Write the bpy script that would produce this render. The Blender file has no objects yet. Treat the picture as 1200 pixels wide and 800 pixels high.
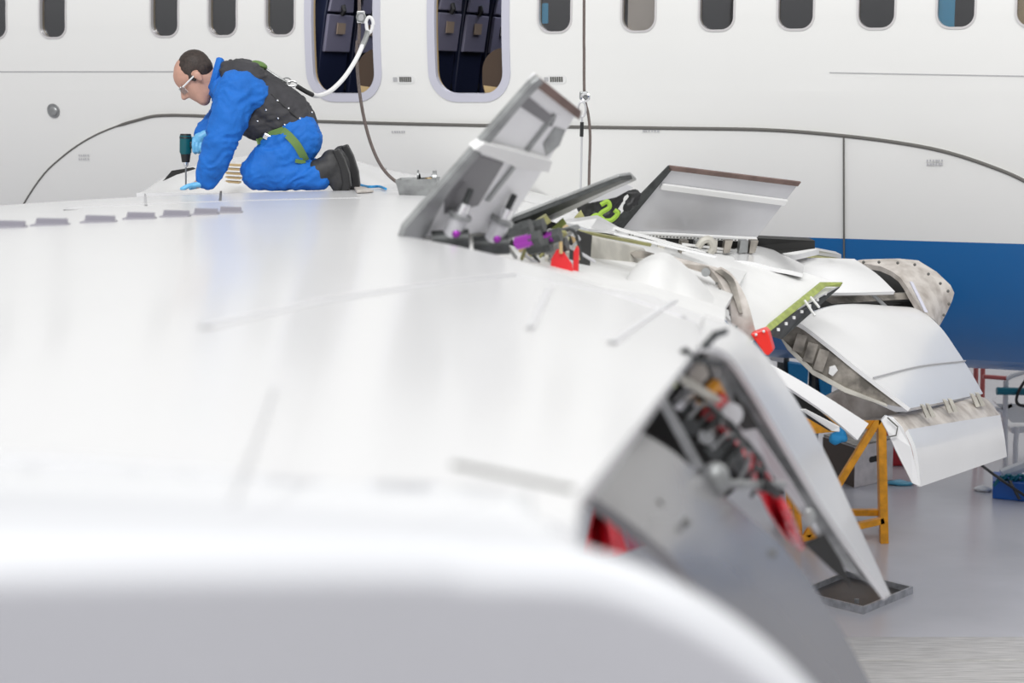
import bpy, bmesh, math, random
from mathutils import Vector as V, Matrix, noise as NZ
random.seed(7)
SC = bpy.context.scene
COL = SC.collection
PI = math.pi

# ------------------------------------------------------------------ camera
F_PX = 2200.0
CAM = V((0, 0, 3.4))
PITCH = math.atan(300 / F_PX)
FWD = V((0, math.cos(PITCH), -math.sin(PITCH)))
UPV = V((0, math.sin(PITCH), math.cos(PITCH)))
RGT = V((1, 0, 0))
cd = bpy.data.cameras.new('camera')
cam = bpy.data.objects.new('camera', cd)
COL.objects.link(cam)
cam.location = CAM
cam.rotation_euler = (PI / 2 - PITCH, 0, 0)
cd.sensor_width = 36
cd.lens = 36 * F_PX / 1200
cd.clip_start = 0.05
cd.clip_end = 200
cd.dof.use_dof = True
cd.dof.focus_distance = 10.2
cd.dof.aperture_fstop = 3.4
SC.camera = cam

# ------------------------------------------------------------------ light
w = bpy.data.worlds.new('world')
SC.world = w
w.use_nodes = True
nt = w.node_tree
bg = nt.nodes['Background']
tc = nt.nodes.new('ShaderNodeTexCoord')
sx = nt.nodes.new('ShaderNodeSeparateXYZ')
rp = nt.nodes.new('ShaderNodeValToRGB')
rp.color_ramp.elements[0].position = 0.40
rp.color_ramp.elements[0].color = (0.62, 0.62, 0.635, 1)
rp.color_ramp.elements[1].position = 0.72
rp.color_ramp.elements[1].color = (1, 1, 1, 1)
mr = nt.nodes.new('ShaderNodeMapRange')
mr.inputs[1].default_value = -1
mr.inputs[2].default_value = 1
nt.links.new(tc.outputs['Generated'], sx.inputs[0])
nt.links.new(sx.outputs['Z'], mr.inputs[0])
nt.links.new(mr.outputs[0], rp.inputs[0])
nt.links.new(rp.outputs[0], bg.inputs[0])
bg.inputs[1].default_value = 0.9


def area(name, loc, target, sx_, sy_, power, color=(1, 1, 1), shape='RECTANGLE'):
    l = bpy.data.lights.new(name, 'AREA')
    l.shape = shape
    l.size = sx_
    if shape == 'RECTANGLE':
        l.size_y = sy_
    l.energy = power
    l.color = color
    o = bpy.data.objects.new(name, l)
    COL.objects.link(o)
    o.location = loc
    o.rotation_euler = (V(target) - V(loc)).to_track_quat('-Z', 'Y').to_euler()
    return o


area('hangar_light_bank', (-2, 3, 10), (0, 9, 2.5), 9, 5, 100, (1.0, 0.99, 0.97))
area('hangar_light_bank', (7, 7, 9.5), (3, 11, 1), 5, 4, 200, (1, 0.99, 0.97))
area('hangar_door_daylight', (-3, -13, 20), (0, 12, 3), 16, 6, 5200, (1, 1, 1))
area('hangar_lamp', (-0.47, 0.9, 9.2), (-0.47, 0.9, 0), 0.16, 0, 26, (1, 1, 1), 'DISK')
area('hangar_lamp', (0.14, 0.9, 9.2), (0.14, 0.9, 0), 0.16, 0, 26, (1, 1, 1), 'DISK')
SC.view_settings.view_transform = 'Standard'
SC.view_settings.look = 'None'
SC.view_settings.gamma = 1
SC.view_settings.use_curve_mapping = False
SC.view_settings.exposure = -0.33


# ------------------------------------------------------------------ helpers
def ray(px, py):
    return FWD + RGT * ((px - 600) / F_PX) - UPV * ((py - 400) / F_PX)


def P(px, py, d):
    r = ray(px, py)
    return CAM + r * (d / r.y)


def PZ(px, py, z):
    r = ray(px, py)
    return CAM + r * ((z - CAM.z) / r.z)


def mat(name, col, rough=0.5, metal=0.0, noise=0.0, nscale=8.0, bump=0.0, bscale=40.0,
        dark=None, coat=0.0, spec=0.5, stretch=None):
    m = bpy.data.materials.new(name)
    m.use_nodes = True
    t = m.node_tree
    b = t.nodes['Principled BSDF']
    b.inputs['Base Color'].default_value = (*col, 1)
    b.inputs['Roughness'].default_value = rough
    b.inputs['Metallic'].default_value = metal
    b.inputs['Specular IOR Level'].default_value = spec
    b.inputs['Coat Weight'].default_value = coat
    b.inputs['Coat Roughness'].default_value = 0.1
    if noise or bump:
        g = t.nodes.new('ShaderNodeNewGeometry')
        mp = t.nodes.new('ShaderNodeMapping')
        t.links.new(g.outputs['Position'], mp.inputs[0])
        if stretch:
            mp.inputs['Scale'].default_value = stretch
    if noise:
        n = t.nodes.new('ShaderNodeTexNoise')
        n.inputs['Scale'].default_value = nscale
        n.inputs['Detail'].default_value = 6
        t.links.new(mp.outputs[0], n.inputs['Vector'])
        r = t.nodes.new('ShaderNodeValToRGB')
        r.color_ramp.elements[0].position = 0.36
        r.color_ramp.elements[1].position = 0.62
        dk = dark if dark else tuple(c * (1 - noise) for c in col)
        r.color_ramp.elements[0].color = (*dk, 1)
        r.color_ramp.elements[1].color = (*col, 1)
        t.links.new(n.outputs[0], r.inputs[0])
        t.links.new(r.outputs[0], b.inputs['Base Color'])
    if bump:
        n2 = t.nodes.new('ShaderNodeTexNoise')
        n2.inputs['Scale'].default_value = bscale
        n2.inputs['Detail'].default_value = 4
        t.links.new(mp.outputs[0], n2.inputs['Vector'])
        bp = t.nodes.new('ShaderNodeBump')
        bp.inputs['Strength'].default_value = bump
        bp.inputs['Distance'].default_value = 0.02
        t.links.new(n2.outputs[0], bp.inputs['Height'])
        t.links.new(bp.outputs[0], b.inputs['Normal'])
    return m


BLUE_Z = 2.385


def livery():
    m = mat('fuselage_paint', (0.82, 0.82, 0.80), 0.32, coat=0.2)
    t = m.node_tree
    b = t.nodes['Principled BSDF']
    g = t.nodes.new('ShaderNodeNewGeometry')
    s = t.nodes.new('ShaderNodeSeparateXYZ')
    c = t.nodes.new('ShaderNodeMath')
    c.operation = 'GREATER_THAN'
    c.inputs[1].default_value = BLUE_Z
    mx = t.nodes.new('ShaderNodeMix')
    mx.data_type = 'RGBA'
    mx.inputs[6].default_value = (0.004, 0.125, 0.37, 1)
    mx.inputs[7].default_value = (0.82, 0.82, 0.80, 1)
    t.links.new(g.outputs['Position'], s.inputs[0])
    t.links.new(s.outputs['Z'], c.inputs[0])
    t.links.new(c.outputs[0], mx.inputs[0])
    t.links.new(mx.outputs[2], b.inputs['Base Color'])
    return m


def glass(name, tint, gl=0.25):
    m = bpy.data.materials.new(name)
    m.use_nodes = True
    t = m.node_tree
    out = t.nodes['Material Output']
    t.nodes.remove(t.nodes['Principled BSDF'])
    a = t.nodes.new('ShaderNodeBsdfTransparent')
    a.inputs[0].default_value = (*tint, 1)
    g = t.nodes.new('ShaderNodeBsdfGlossy')
    g.inputs['Roughness'].default_value = 0.05
    g.inputs[0].default_value = (0.9, 0.9, 0.92, 1)
    mx = t.nodes.new('ShaderNodeMixShader')
    mx.inputs[0].default_value = gl
    t.links.new(a.outputs[0], mx.inputs[1])
    t.links.new(g.outputs[0], mx.inputs[2])
    t.links.new(mx.outputs[0], out.inputs[0])
    return m


M = {
    'livery': livery(),
    'white': mat('white_paint', (0.83, 0.83, 0.83), 0.22, noise=0.03, nscale=1.6, coat=0.4),
    'wing': mat('wing_gloss_paint', (0.73, 0.73, 0.735), 0.26, noise=0.02, nscale=1.2, coat=0.2, spec=0.4),
    'tip': mat('polished_wing_tip', (0.70, 0.71, 0.735), 0.08, noise=0.02, nscale=1.2, spec=0.5),
    'satin': mat('satin_white', (0.80, 0.80, 0.79), 0.4, noise=0.05, nscale=5),
    'grey_panel': mat('grey_gloss_panel', (0.20, 0.197, 0.206), 0.25, noise=0.05, nscale=3, coat=0.15),
    'silver': mat('bare_metal', (0.60, 0.60, 0.62), 0.36, 0.3, noise=0.08, nscale=4),
    'alu': mat('lightened_spoiler_metal', (0.88, 0.88, 0.89), 0.38, 0.1, noise=0.06, nscale=4),  # spoiler metal with light bounced from wing and floor put into its colour
    'chrome': mat('chrome', (0.85, 0.85, 0.86), 0.12, 1.0),
    'dullmetal': mat('dull_metal', (0.38, 0.39, 0.39), 0.4, 0.7, noise=0.35, nscale=14),
    'darkmetal': mat('dark_metal', (0.07, 0.075, 0.075), 0.45, 0.4, noise=0.4, nscale=20),
    'brownmetal': mat('brown_edge', (0.22, 0.15, 0.13), 0.4, 0.4, noise=0.3, nscale=12),
    'seal': mat('sealant_dark', (0.13, 0.125, 0.115), 0.6),
    'palelines': mat('seam_reflection_pale', (0.66, 0.66, 0.67), 0.4),
    'seam': mat('seam_grey', (0.45, 0.45, 0.46), 0.5),
    'dashes': mat('fin_grey', (0.30, 0.29, 0.33), 0.5),
    'cream': mat('primer_cream', (0.55, 0.53, 0.47), 0.5, noise=0.25, nscale=9),
    'dirty': mat('dirty_white', (0.60, 0.56, 0.52), 0.45, noise=0.35, nscale=9, dark=(0.36, 0.32, 0.285)),
    'grime': mat('grimy_metal', (0.36, 0.33, 0.29), 0.5, 0.2, noise=0.5, nscale=12, dark=(0.12, 0.11, 0.095)),
    'green': mat('green_primer', (0.36, 0.43, 0.10), 0.5, noise=0.3, nscale=25),
    'olive': mat('olive_primer', (0.35, 0.34, 0.14), 0.5, noise=0.4, nscale=20),
    'void': mat('shade_black', (0.018, 0.018, 0.017), 0.7),  # near-black colour standing in for shade inside openings and recesses
    'purple': mat('purple_anodised', (0.36, 0.05, 0.42), 0.3, 0.6),
    'red': mat('red_flag', (0.72, 0.02, 0.025), 0.45),
    'redcover': mat('red_cover', (0.82, 0.025, 0.015), 0.35),
    'redsheet': mat('red_plastic', (0.78, 0.012, 0.03), 0.22, noise=0.3, nscale=14, bump=0.8, bscale=22, coat=0.6, dark=(0.42, 0.005, 0.015)),
    'frame_lilac': mat('exit_surround', (0.56, 0.56, 0.64), 0.4),
    'frame_silver': mat('window_surround', (0.66, 0.64, 0.64), 0.3, 0.3),
    'tan': mat('tan_trim', (0.55, 0.40, 0.20), 0.5),
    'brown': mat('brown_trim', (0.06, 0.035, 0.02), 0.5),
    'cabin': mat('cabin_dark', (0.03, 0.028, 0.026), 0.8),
    'seatgrey': mat('seat_plastic', (0.25, 0.24, 0.33), 0.45),
    'seatblue': mat('seat_leather', (0.018, 0.024, 0.06), 0.3),
    'placard': mat('placard', (0.62, 0.60, 0.56), 0.5),
    'placard_tan': mat('placard_tan', (0.42, 0.32, 0.24), 0.5),
    'ink': mat('stencil_ink', (0.50, 0.50, 0.52), 0.6),
    'inkdark': mat('stencil_dark', (0.12, 0.12, 0.11), 0.6),
    'glass': glass('window_glass', (0.78, 0.79, 0.80), 0.10),
    'cyan': mat('cyan_curtain', (0.05, 0.45, 0.72), 0.6),
    'beige': mat('beige_blind', (0.72, 0.62, 0.52), 0.6),
    'rope': mat('brown_rope', (0.21, 0.17, 0.155), 0.8, noise=0.4, nscale=160, bump=0.5, bscale=220),
    'whiterope': mat('white_lanyard', (0.82, 0.82, 0.82), 0.6),
    'black': mat('black_rubber', (0.015, 0.015, 0.016), 0.5),
    'blueover': mat('blue_coverall_cloth', (0.006, 0.15, 0.58), 0.75, noise=0.12, nscale=12, bump=0.6, bscale=16),
    'vest': mat('charcoal_vest_cloth', (0.045, 0.044, 0.05), 0.7, noise=0.3, nscale=10, bump=0.6, bscale=14),
    'strap': mat('green_webbing', (0.13, 0.23, 0.06), 0.7),
    'lime': mat('lime_webbing', (0.30, 0.48, 0.05), 0.7),
    'skin': mat('skin', (0.58, 0.33, 0.25), 0.5, noise=0.12, nscale=20),
    'hair': mat('dark_hair', (0.045, 0.03, 0.024), 0.6, noise=0.5, nscale=90),
    'glove': mat('blue_nitrile', (0.16, 0.50, 0.80), 0.4),
    'boot': mat('boot_leather', (0.04, 0.04, 0.042), 0.6, noise=0.4, nscale=25),
    'teal': mat('teal_plastic', (0.0, 0.10, 0.12), 0.4),
    'clear': glass('clear_plastic', (0.86, 0.88, 0.88), 0.12),
    'orange': mat('orange_paint', (0.78, 0.33, 0.012), 0.4, noise=0.3, nscale=14),
    'crate': mat('painted_plywood', (0.76, 0.71, 0.70), 0.6, noise=0.2, nscale=10),
    'bluebox': mat('blue_plastic', (0.005, 0.10, 0.42), 0.35),
    'bluerag': mat('blue_rag', (0.02, 0.28, 0.60), 0.7, bump=0.5),
    'paleblue': mat('pale_blue_film', (0.10, 0.42, 0.60), 0.3),
    'pink': mat('red_pipe', (0.50, 0.12, 0.11), 0.4),
    'railwhite': mat('white_pipe', (0.72, 0.72, 0.74), 0.35),
    'tealtube': mat('teal_tube', (0.0, 0.14, 0.20), 0.4),
    'plank': mat('weathered_wood', (0.66, 0.64, 0.62), 0.7, noise=0.4, nscale=5, stretch=(1, 14, 14), dark=(0.47, 0.455, 0.44), bump=0.2),
    'oil': mat('oily_steel', (0.03, 0.022, 0.017), 0.35, 0.3, noise=0.5, nscale=6),
    'galv': mat('galvanised', (0.48, 0.49, 0.52), 0.3, 0.6, noise=0.3, nscale=20),
    'wall': mat('hangar_wall_paint', (0.62, 0.63, 0.65), 0.6),
    'redcase': mat('red_case', (0.45, 0.01, 0.02), 0.4),
}

# floor: grey-violet sealed concrete, glossy, scuffed
fm = mat('sealed_concrete', (0.58, 0.57, 0.60), 0.22, noise=0.12, nscale=0.9, bump=0.06, bscale=3)
M['floor'] = fm

ORG = {}


def link(name, me, parent=None, smooth=False, origin=None):
    c = V((0, 0, 0))
    if len(me.vertices):
        lo = V([min(v.co[i] for v in me.vertices) for i in range(3)])
        hi = V([max(v.co[i] for v in me.vertices) for i in range(3)])
        c = V(origin) if origin else (lo + hi) / 2
        me.transform(Matrix.Translation(-c))
    o = bpy.data.objects.new(name, me)
    COL.objects.link(o)
    o.location = c
    if parent:
        o.parent = parent
        o.matrix_parent_inverse = Matrix.Translation(-ORG[parent.name])
    ORG[o.name] = c
    if smooth:
        for p in me.polygons:
            p.use_smooth = True
    return o


def empty(name, loc, label, cat, group=None):
    o = bpy.data.objects.new(name, None)
    COL.objects.link(o)
    o.location = loc
    o.empty_display_size = 0.1
    ORG[o.name] = V(loc)
    return tag(o, label, cat, group)


def tag(o, label=None, cat=None, group=None, kind=None):
    if label: o['label'] = label
    if cat: o['category'] = cat
    if group: o['group'] = group
    if kind: o['kind'] = kind
    return o


class MB:
    def __init__(s):
        s.v = []
        s.f = []
        s.mi = []
        s.m = 0

    def _add(s, vs, fs):
        n = len(s.v)
        s.v += [V(v) for v in vs]
        for f in fs:
            s.f.append([i + n for i in f])
            s.mi.append(s.m)
        return s

    def box(s, c, size, R=None):
        c = V(c)
        hx, hy, hz = [x / 2 for x in size]
        vs = [V((x, y, z)) for x in (-hx, hx) for y in (-hy, hy) for z in (-hz, hz)]
        if R is not None:
            vs = [R @ v for v in vs]
        return s._add([c + v for v in vs], [(0, 1, 3, 2), (4, 6, 7, 5), (0, 4, 5, 1), (2, 3, 7, 6), (0, 2, 6, 4), (1, 5, 7, 3)])

    def bar(s, a, b, wd, ht, up=V((0, 0, 1))):
        a = V(a); b = V(b)
        t = (b - a).normalized()
        x = t.cross(up)
        if x.length < 1e-4:
            x = t.cross(V((0, 1, 0)))
        x.normalize()
        y = x.cross(t).normalized()
        vs = []
        for p in (a, b):
            for i, j in ((-1, -1), (1, -1), (1, 1), (-1, 1)):
                vs.append(p + x * (i * wd / 2) + y * (j * ht / 2))
        return s._add(vs, [(3, 2, 1, 0), (4, 5, 6, 7), (0, 1, 5, 4), (1, 2, 6, 5), (2, 3, 7, 6), (3, 0, 4, 7)])

    def tube(s, pts, r, n=10, cap=True):
        pts = [V(p) for p in pts]
        rs = r if isinstance(r, (list, tuple)) else [r] * len(pts)
        vs = []
        nx = None
        for i, p in enumerate(pts):
            t = (pts[min(i + 1, len(pts) - 1)] - pts[max(i - 1, 0)]).normalized()
            if nx is None:
                nx = t.cross(V((0, 0, 1)))
                if nx.length < 1e-3:
                    nx = t.cross(V((0, 1, 0)))
            nx = (nx - t * nx.dot(t)).normalized()
            ny = t.cross(nx)
            for k in range(n):
                a = 2 * PI * k / n
                vs.append(p + nx * (rs[i] * math.cos(a)) + ny * (rs[i] * math.sin(a)))
        fs = []
        for i in range(len(pts) - 1):
            for k in range(n):
                fs.append((i * n + k, i * n + (k + 1) % n, (i + 1) * n + (k + 1) % n, (i + 1) * n + k))
        if cap:
            fs.append(tuple(reversed(range(n))))
            fs.append(tuple((len(pts) - 1) * n + k for k in range(n)))
        return s._add(vs, fs)

    def prism(s, poly, ext):
        """closed slab: polygon of 3-D points pushed along the vector ext"""
        poly = [V(p) for p in poly]
        ext = V(ext)
        n = len(poly)
        vs = poly + [p + ext for p in poly]
        fs = [tuple(range(n)), tuple(reversed(range(n, 2 * n)))]
        for i in range(n):
            j = (i + 1) % n
            fs.append((j, i, n + i, n + j))
        return s._add(vs, fs)

    def loft(s, rows, th=0.0, closed=False, tdir=None):
        """grid through rows of points; th gives the sheet a real thickness"""
        rows = [[V(p) for p in r] for r in rows]
        nr, nc = len(rows), len(rows[0])
        top = [p for r in rows for p in r]
        g = lambda i, j: i * nc + j
        fs = []
        cc = nc if closed else nc - 1
        for i in range(nr - 1):
            for j in range(cc):
                fs.append((g(i, j), g(i, (j + 1) % nc), g(i + 1, (j + 1) % nc), g(i + 1, j)))
        if th == 0:
            return s._add(top, fs)
        bot = []
        for i in range(nr):
            for j in range(nc):
                du = rows[min(i + 1, nr - 1)][j] - rows[max(i - 1, 0)][j]
                dv = rows[i][min(j + 1, nc - 1)] - rows[i][max(j - 1, 0)]
                nn = V(tdir) if tdir else du.cross(dv).normalized()
                bot.append(rows[i][j] + nn * th)
        N = nr * nc
        fs2 = [tuple(N + k for k in reversed(f)) for f in fs]
        side = []
        for j in range(nc - 1):
            side.append((g(0, j + 1), g(0, j), N + g(0, j), N + g(0, j + 1)))
            side.append((g(nr - 1, j), g(nr - 1, j + 1), N + g(nr - 1, j + 1), N + g(nr - 1, j)))
        for i in range(nr - 1):
            side.append((g(i, 0), g(i + 1, 0), N + g(i + 1, 0), N + g(i, 0)))
            side.append((g(i + 1, nc - 1), g(i, nc - 1), N + g(i, nc - 1), N + g(i + 1, nc - 1)))
        return s._add(top + bot, fs + fs2 + side)

    def ball(s, c, r, nu=16, nv=10, R=None):
        c = V(c)
        r = V((r, r, r)) if not hasattr(r, '__len__') else V(r)
        vs = []
        for i in range(nv + 1):
            th = PI * i / nv
            for k in range(nu):
                a = 2 * PI * k / nu
                p = V((r.x * math.sin(th) * math.cos(a), r.y * math.sin(th) * math.sin(a), r.z * math.cos(th)))
                if R is not None:
                    p = R @ p
                vs.append(c + p)
        fs = []
        for i in range(nv):
            for k in range(nu):
                fs.append((i * nu + k, (i + 1) * nu + k, (i + 1) * nu + (k + 1) % nu, i * nu + (k + 1) % nu))
        return s._add(vs, fs)

    def mesh(s, name, mats):
        me = bpy.data.meshes.new(name)
        me.from_pydata([tuple(v) for v in s.v], [], s.f)
        for m in (mats if isinstance(mats, list) else [mats]):
            me.materials.append(m)
        if any(s.mi):
            me.polygons.foreach_set('material_index', s.mi)
        bm = bmesh.new()
        bm.from_mesh(me)
        bmesh.ops.remove_doubles(bm, verts=bm.verts, dist=1e-5)
        bmesh.ops.recalc_face_normals(bm, faces=bm.faces)
        bm.to_mesh(me)
        bm.free()
        return me

    def build(s, name, mats, parent=None, smooth=False, bevel=0.0, sharp=35, origin=None):
        me = s.mesh(name, mats)
        o = link(name, me, parent, False, origin)
        if bevel:
            b = o.modifiers.new('bevel', 'BEVEL')
            b.width = bevel
            b.segments = 2
            b.limit_method = 'ANGLE'
            b.angle_limit = math.radians(40)
        if smooth:
            for p in me.polygons:
                p.use_smooth = True
            me.set_sharp_from_angle(angle=math.radians(sharp))
        return o


def bez(pts, n=24):
    """Catmull-Rom through the points"""
    pts = [V(p) for p in pts]
    q = [pts[0] * 2 - pts[1]] + pts + [pts[-1] * 2 - pts[-2]]
    out = []
    segs = len(pts) - 1
    for i in range(segs):
        p0, p1, p2, p3 = q[i:i + 4]
        k = max(2, n // segs)
        for j in range(k):
            t = j / k
            out.append(0.5 * (2 * p1 + (p2 - p0) * t + (2 * p0 - 5 * p1 + 4 * p2 - p3) * t * t + (3 * p1 - p0 - 3 * p2 + p3) * t ** 3))
    out.append(pts[-1])
    return out


def PL(lst, d=None):
    return [P(x[0], x[1], x[2] if len(x) > 2 else d) for x in lst]


def bake(o, voxel=0.0, smooth=0, it=0, disp=0.0, dscale=0.1):
    """apply remesh / smoothing / cloth relief to an object's mesh"""
    if voxel:
        r = o.modifiers.new('r', 'REMESH')
        r.mode = 'VOXEL'
        r.voxel_size = voxel
    if it:
        sm = o.modifiers.new('s', 'SMOOTH')
        sm.iterations = it
        sm.factor = 0.5
    if disp:
        tx = bpy.data.textures.new('cloth', 'CLOUDS')
        tx.noise_scale = dscale
        dm = o.modifiers.new('d', 'DISPLACE')
        dm.texture = tx
        dm.strength = disp
        dm.mid_level = 0.5
        dm.texture_coords = 'LOCAL'
    bpy.context.view_layer.update()
    dg = bpy.context.evaluated_depsgraph_get()
    me = bpy.data.meshes.new_from_object(o.evaluated_get(dg))
    o.modifiers.clear()
    old = o.data
    o.data = me
    bpy.data.meshes.remove(old)
    for p in o.data.polygons:
        p.use_smooth = True
    return o


# ------------------------------------------------------------------ setting
mb = MB()
mb._add([(-45, -25, 0), (45, -25, 0), (45, 48, 0), (-45, 48, 0)], [(0, 1, 2, 3)])
fl = mb.build('floor', M['floor'])
tag(fl, kind='structure')
mb = MB()
mb.box((0, 48.1, 6), (90, 0.2, 12))
tag(mb.build('wall_back', M['wall']), kind='structure')

# ------------------------------------------------------------------ airplane
R = 1.88
ZC = 3.85
RB = ZC - 1.34                # belly lobe is deeper than it is wide
TH = math.atan(0.40)
O_F = V((0, 13.1, 0))
AX = V((math.cos(TH), -math.sin(TH), 0))
NO = V((-math.sin(TH), -math.cos(TH), 0))


def surf(z):
    rz = R if z > ZC else RB
    return R * math.sqrt(max(1 - ((z - ZC) / rz) ** 2, 0)) - R


def FU(s, z, out=0.0):
    """point on the fuselage skin: s along the axis, z height, out from the skin"""
    o = surf(z)
    p = O_F + AX * s + NO * o + V((0, 0, z))
    rz = R if z > ZC else RB
    rad = (NO * ((o + R) / R ** 2) + V((0, 0, (z - ZC) / rz ** 2))).normalized()
    return p + rad * out


def FS(px, py, off=0.0):
    """where the sight line meets the fuselage skin -> (s, z)"""
    r = ray(px, py)
    lo, hi = 5.0, None
    t = 8.0

    def ins(t):
        p = CAM + r * t
        rz = (R if p.z > ZC else RB) + off
        q = (p - O_F).dot(NO) + R
        return (q / (R + off)) ** 2 + ((p.z - ZC) / rz) ** 2 < 1
    while t < 25 and not ins(t):
        t += 0.05
    lo, hi = t - 0.05, t
    for _ in range(30):
        m_ = (lo + hi) / 2
        if ins(m_):
            hi = m_
        else:
            lo = m_
    p = CAM + r * hi
    return (p - O_F).dot(AX), p.z


AIR = empty('airplane', (0, 13.1, 0), 'large white airliner with blue belly, open overwing exits, raised wing spoilers and lowered flaps', 'airplane')


def rrect(cx, cz, hw, hh, r, n=8, sub=1):
    pts = []
    for (sx_, sz_, a0) in ((1, 1, 0), (-1, 1, PI / 2), (-1, -1, PI), (1, -1, 1.5 * PI)):
        for k in range(n + 1):
            a = a0 + PI / 2 * k / n
            pts.append((cx + sx_ * (hw - r) + r * math.cos(a), cz + sz_ * (hh - r) + r * math.sin(a)))
    if sub > 1:
        q = []
        for i, a in enumerate(pts):
            b = pts[(i + 1) % len(pts)]
            m_ = sub if i % (n + 1) == n else 1
            for k in range(m_):
                q.append((a[0] + (b[0] - a[0]) * k / m_, a[1] + (b[1] - a[1]) * k / m_))
        pts = q
    return pts


# openings: (s, z-centre, half width, half height, radius)
WIN = []
for px in (-7, 62, 193, 261, 328.5, 650, 748, 839.5, 932, 1026.5, 1119.5, 1213):
    s, zb = FS(px, 38)
    WIN.append((s, FS(600, 38)[1] + 0.175, 0.118, 0.175, 0.085))
EXI = []
for (x0, x1) in ((369, 441), (512, 591)):
    s0, z0 = FS(x0, 110)
    s1, _ = FS(x1, 110)
    EXI.append(((s0 + s1) / 2, z0 + 0.48, (s1 - s0) / 2, 0.48, 0.15))

# fuselage shell with real openings
NS = 96
S0, S1 = -8.5, 8.5
mb = MB()
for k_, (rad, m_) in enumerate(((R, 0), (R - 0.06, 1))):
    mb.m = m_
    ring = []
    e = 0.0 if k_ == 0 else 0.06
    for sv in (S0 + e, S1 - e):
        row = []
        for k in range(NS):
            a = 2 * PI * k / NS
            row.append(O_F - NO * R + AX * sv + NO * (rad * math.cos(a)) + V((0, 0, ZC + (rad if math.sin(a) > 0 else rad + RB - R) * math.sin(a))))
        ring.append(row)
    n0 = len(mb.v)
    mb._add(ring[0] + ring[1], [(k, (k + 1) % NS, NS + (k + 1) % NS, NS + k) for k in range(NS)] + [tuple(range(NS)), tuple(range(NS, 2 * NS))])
me = bpy.data.meshes.new('fuselage')
me.from_pydata([tuple(v) for v in mb.v], [], mb.f)
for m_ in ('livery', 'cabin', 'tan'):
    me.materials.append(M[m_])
me.polygons.foreach_set('material_index', mb.mi)
bm = bmesh.new()
bm.from_mesh(me)
bmesh.ops.recalc_face_normals(bm, faces=bm.faces)
inner = [f for f in bm.faces if f.material_index == 1]
for f in inner:
    rad = f.calc_center_median() - (O_F - NO * R + V((0, 0, ZC)))
    rad = rad - AX * rad.dot(AX) * (1 if len(f.verts) == 4 else 0)
    if f.normal.dot(rad) > 0:
        f.normal_flip()
bm.to_mesh(me)
bm.free()
fus = bpy.data.objects.new('fuselage', me)
COL.objects.link(fus)
mb = MB()
for (s, zc, hw, hh, r) in WIN + EXI:
    pr = rrect(s, zc, hw, hh, r)
    mb.prism([O_F + AX * a + NO * 0.3 + V((0, 0, z)) for a, z in pr], NO * -1.3)
cut = mb.build('cutter', [M['tan']])
for p in cut.data.polygons:
    p.material_index = 0
md = fus.modifiers.new('b', 'BOOLEAN')
md.operation = 'DIFFERENCE'
md.object = cut
md.solver = 'EXACT'
md.material_mode = 'TRANSFER'
bpy.context.view_layer.update()
me2 = bpy.data.meshes.new_from_object(fus.evaluated_get(bpy.context.evaluated_depsgraph_get()))
bpy.data.objects.remove(fus)
bpy.data.objects.remove(cut)
fus = link('fuselage', me2, AIR)
for p in me2.polygons:
    p.use_smooth = True
me2.set_sharp_from_angle(angle=math.radians(30))


def ring(s, zc, hw, hh, r, wd, o0, o1, name, m, parent):
    a = rrect(s, zc, hw, hh, r, 8, 10)
    b = rrect(s, zc, hw + wd, hh + wd, r + wd, 8, 10)
    m_ = MB()
    m_.loft([[FU(*p, -0.03) for p in a], [FU(*p, o1) for p in a], [FU(*p, o1) for p in b], [FU(*p, o0) for p in b]], closed=True)
    return m_.build(name, m, parent, smooth=True)


for (s, zc, hw, hh, r) in WIN:
    fr = ring(s, zc, hw - 0.004, hh - 0.004, r - 0.004, 0.014, 0.0, 0.005, 'cabin_window', M['frame_silver'], AIR)
    m_ = MB()
    pp = rrect(s, zc, hw, hh, r, 8, 6)
    hf = len(pp) // 2
    m_.loft([[FU(s - hw + 2 * hw * k / 6, zc - hh + 2 * hh * q / 6, -0.028) for k in range(7)] for q in range(7)], th=0.006)
    m_.build('window_pane', M['glass'], fr)
for (s, zc, hw, hh, r) in EXI:
    ring(s, zc, hw - 0.003, hh - 0.003, r, 0.058, 0.0, 0.008, 'emergency_exit', M['frame_lilac'], AIR)

# cabin floor and lining seen through the exits
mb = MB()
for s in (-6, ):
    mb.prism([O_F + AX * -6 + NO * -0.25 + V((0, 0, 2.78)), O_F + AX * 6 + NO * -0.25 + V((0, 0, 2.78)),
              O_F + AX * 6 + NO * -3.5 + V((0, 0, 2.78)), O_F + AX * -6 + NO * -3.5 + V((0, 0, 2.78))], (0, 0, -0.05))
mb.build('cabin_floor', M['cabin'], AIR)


def fu_ribbon(pts, wd, name, m, parent, out=0.003, off=0.0):
    """flat strip lying on the fuselage along px points"""
    pr = []
    for (x, y) in pts:
        pr.append(FS(x, y, off))
    m_ = MB()
    rows = []
    for i, (s, z) in enumerate(pr):
        a = pr[max(i - 1, 0)]; b = pr[min(i + 1, len(pr) - 1)]
        t = V((b[0] - a[0], b[1] - a[1])).normalized()
        n = V((-t.y, t.x)) * (wd / 2)
        rows.append([FU(s - n.x, z - n.y, out - 0.006), FU(s - n.x, z - n.y, out), FU(s + n.x, z + n.y, out), FU(s + n.x, z + n.y, out - 0.006)])
    m_.loft(rows)
    return m_.build(name, m, parent)


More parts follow.
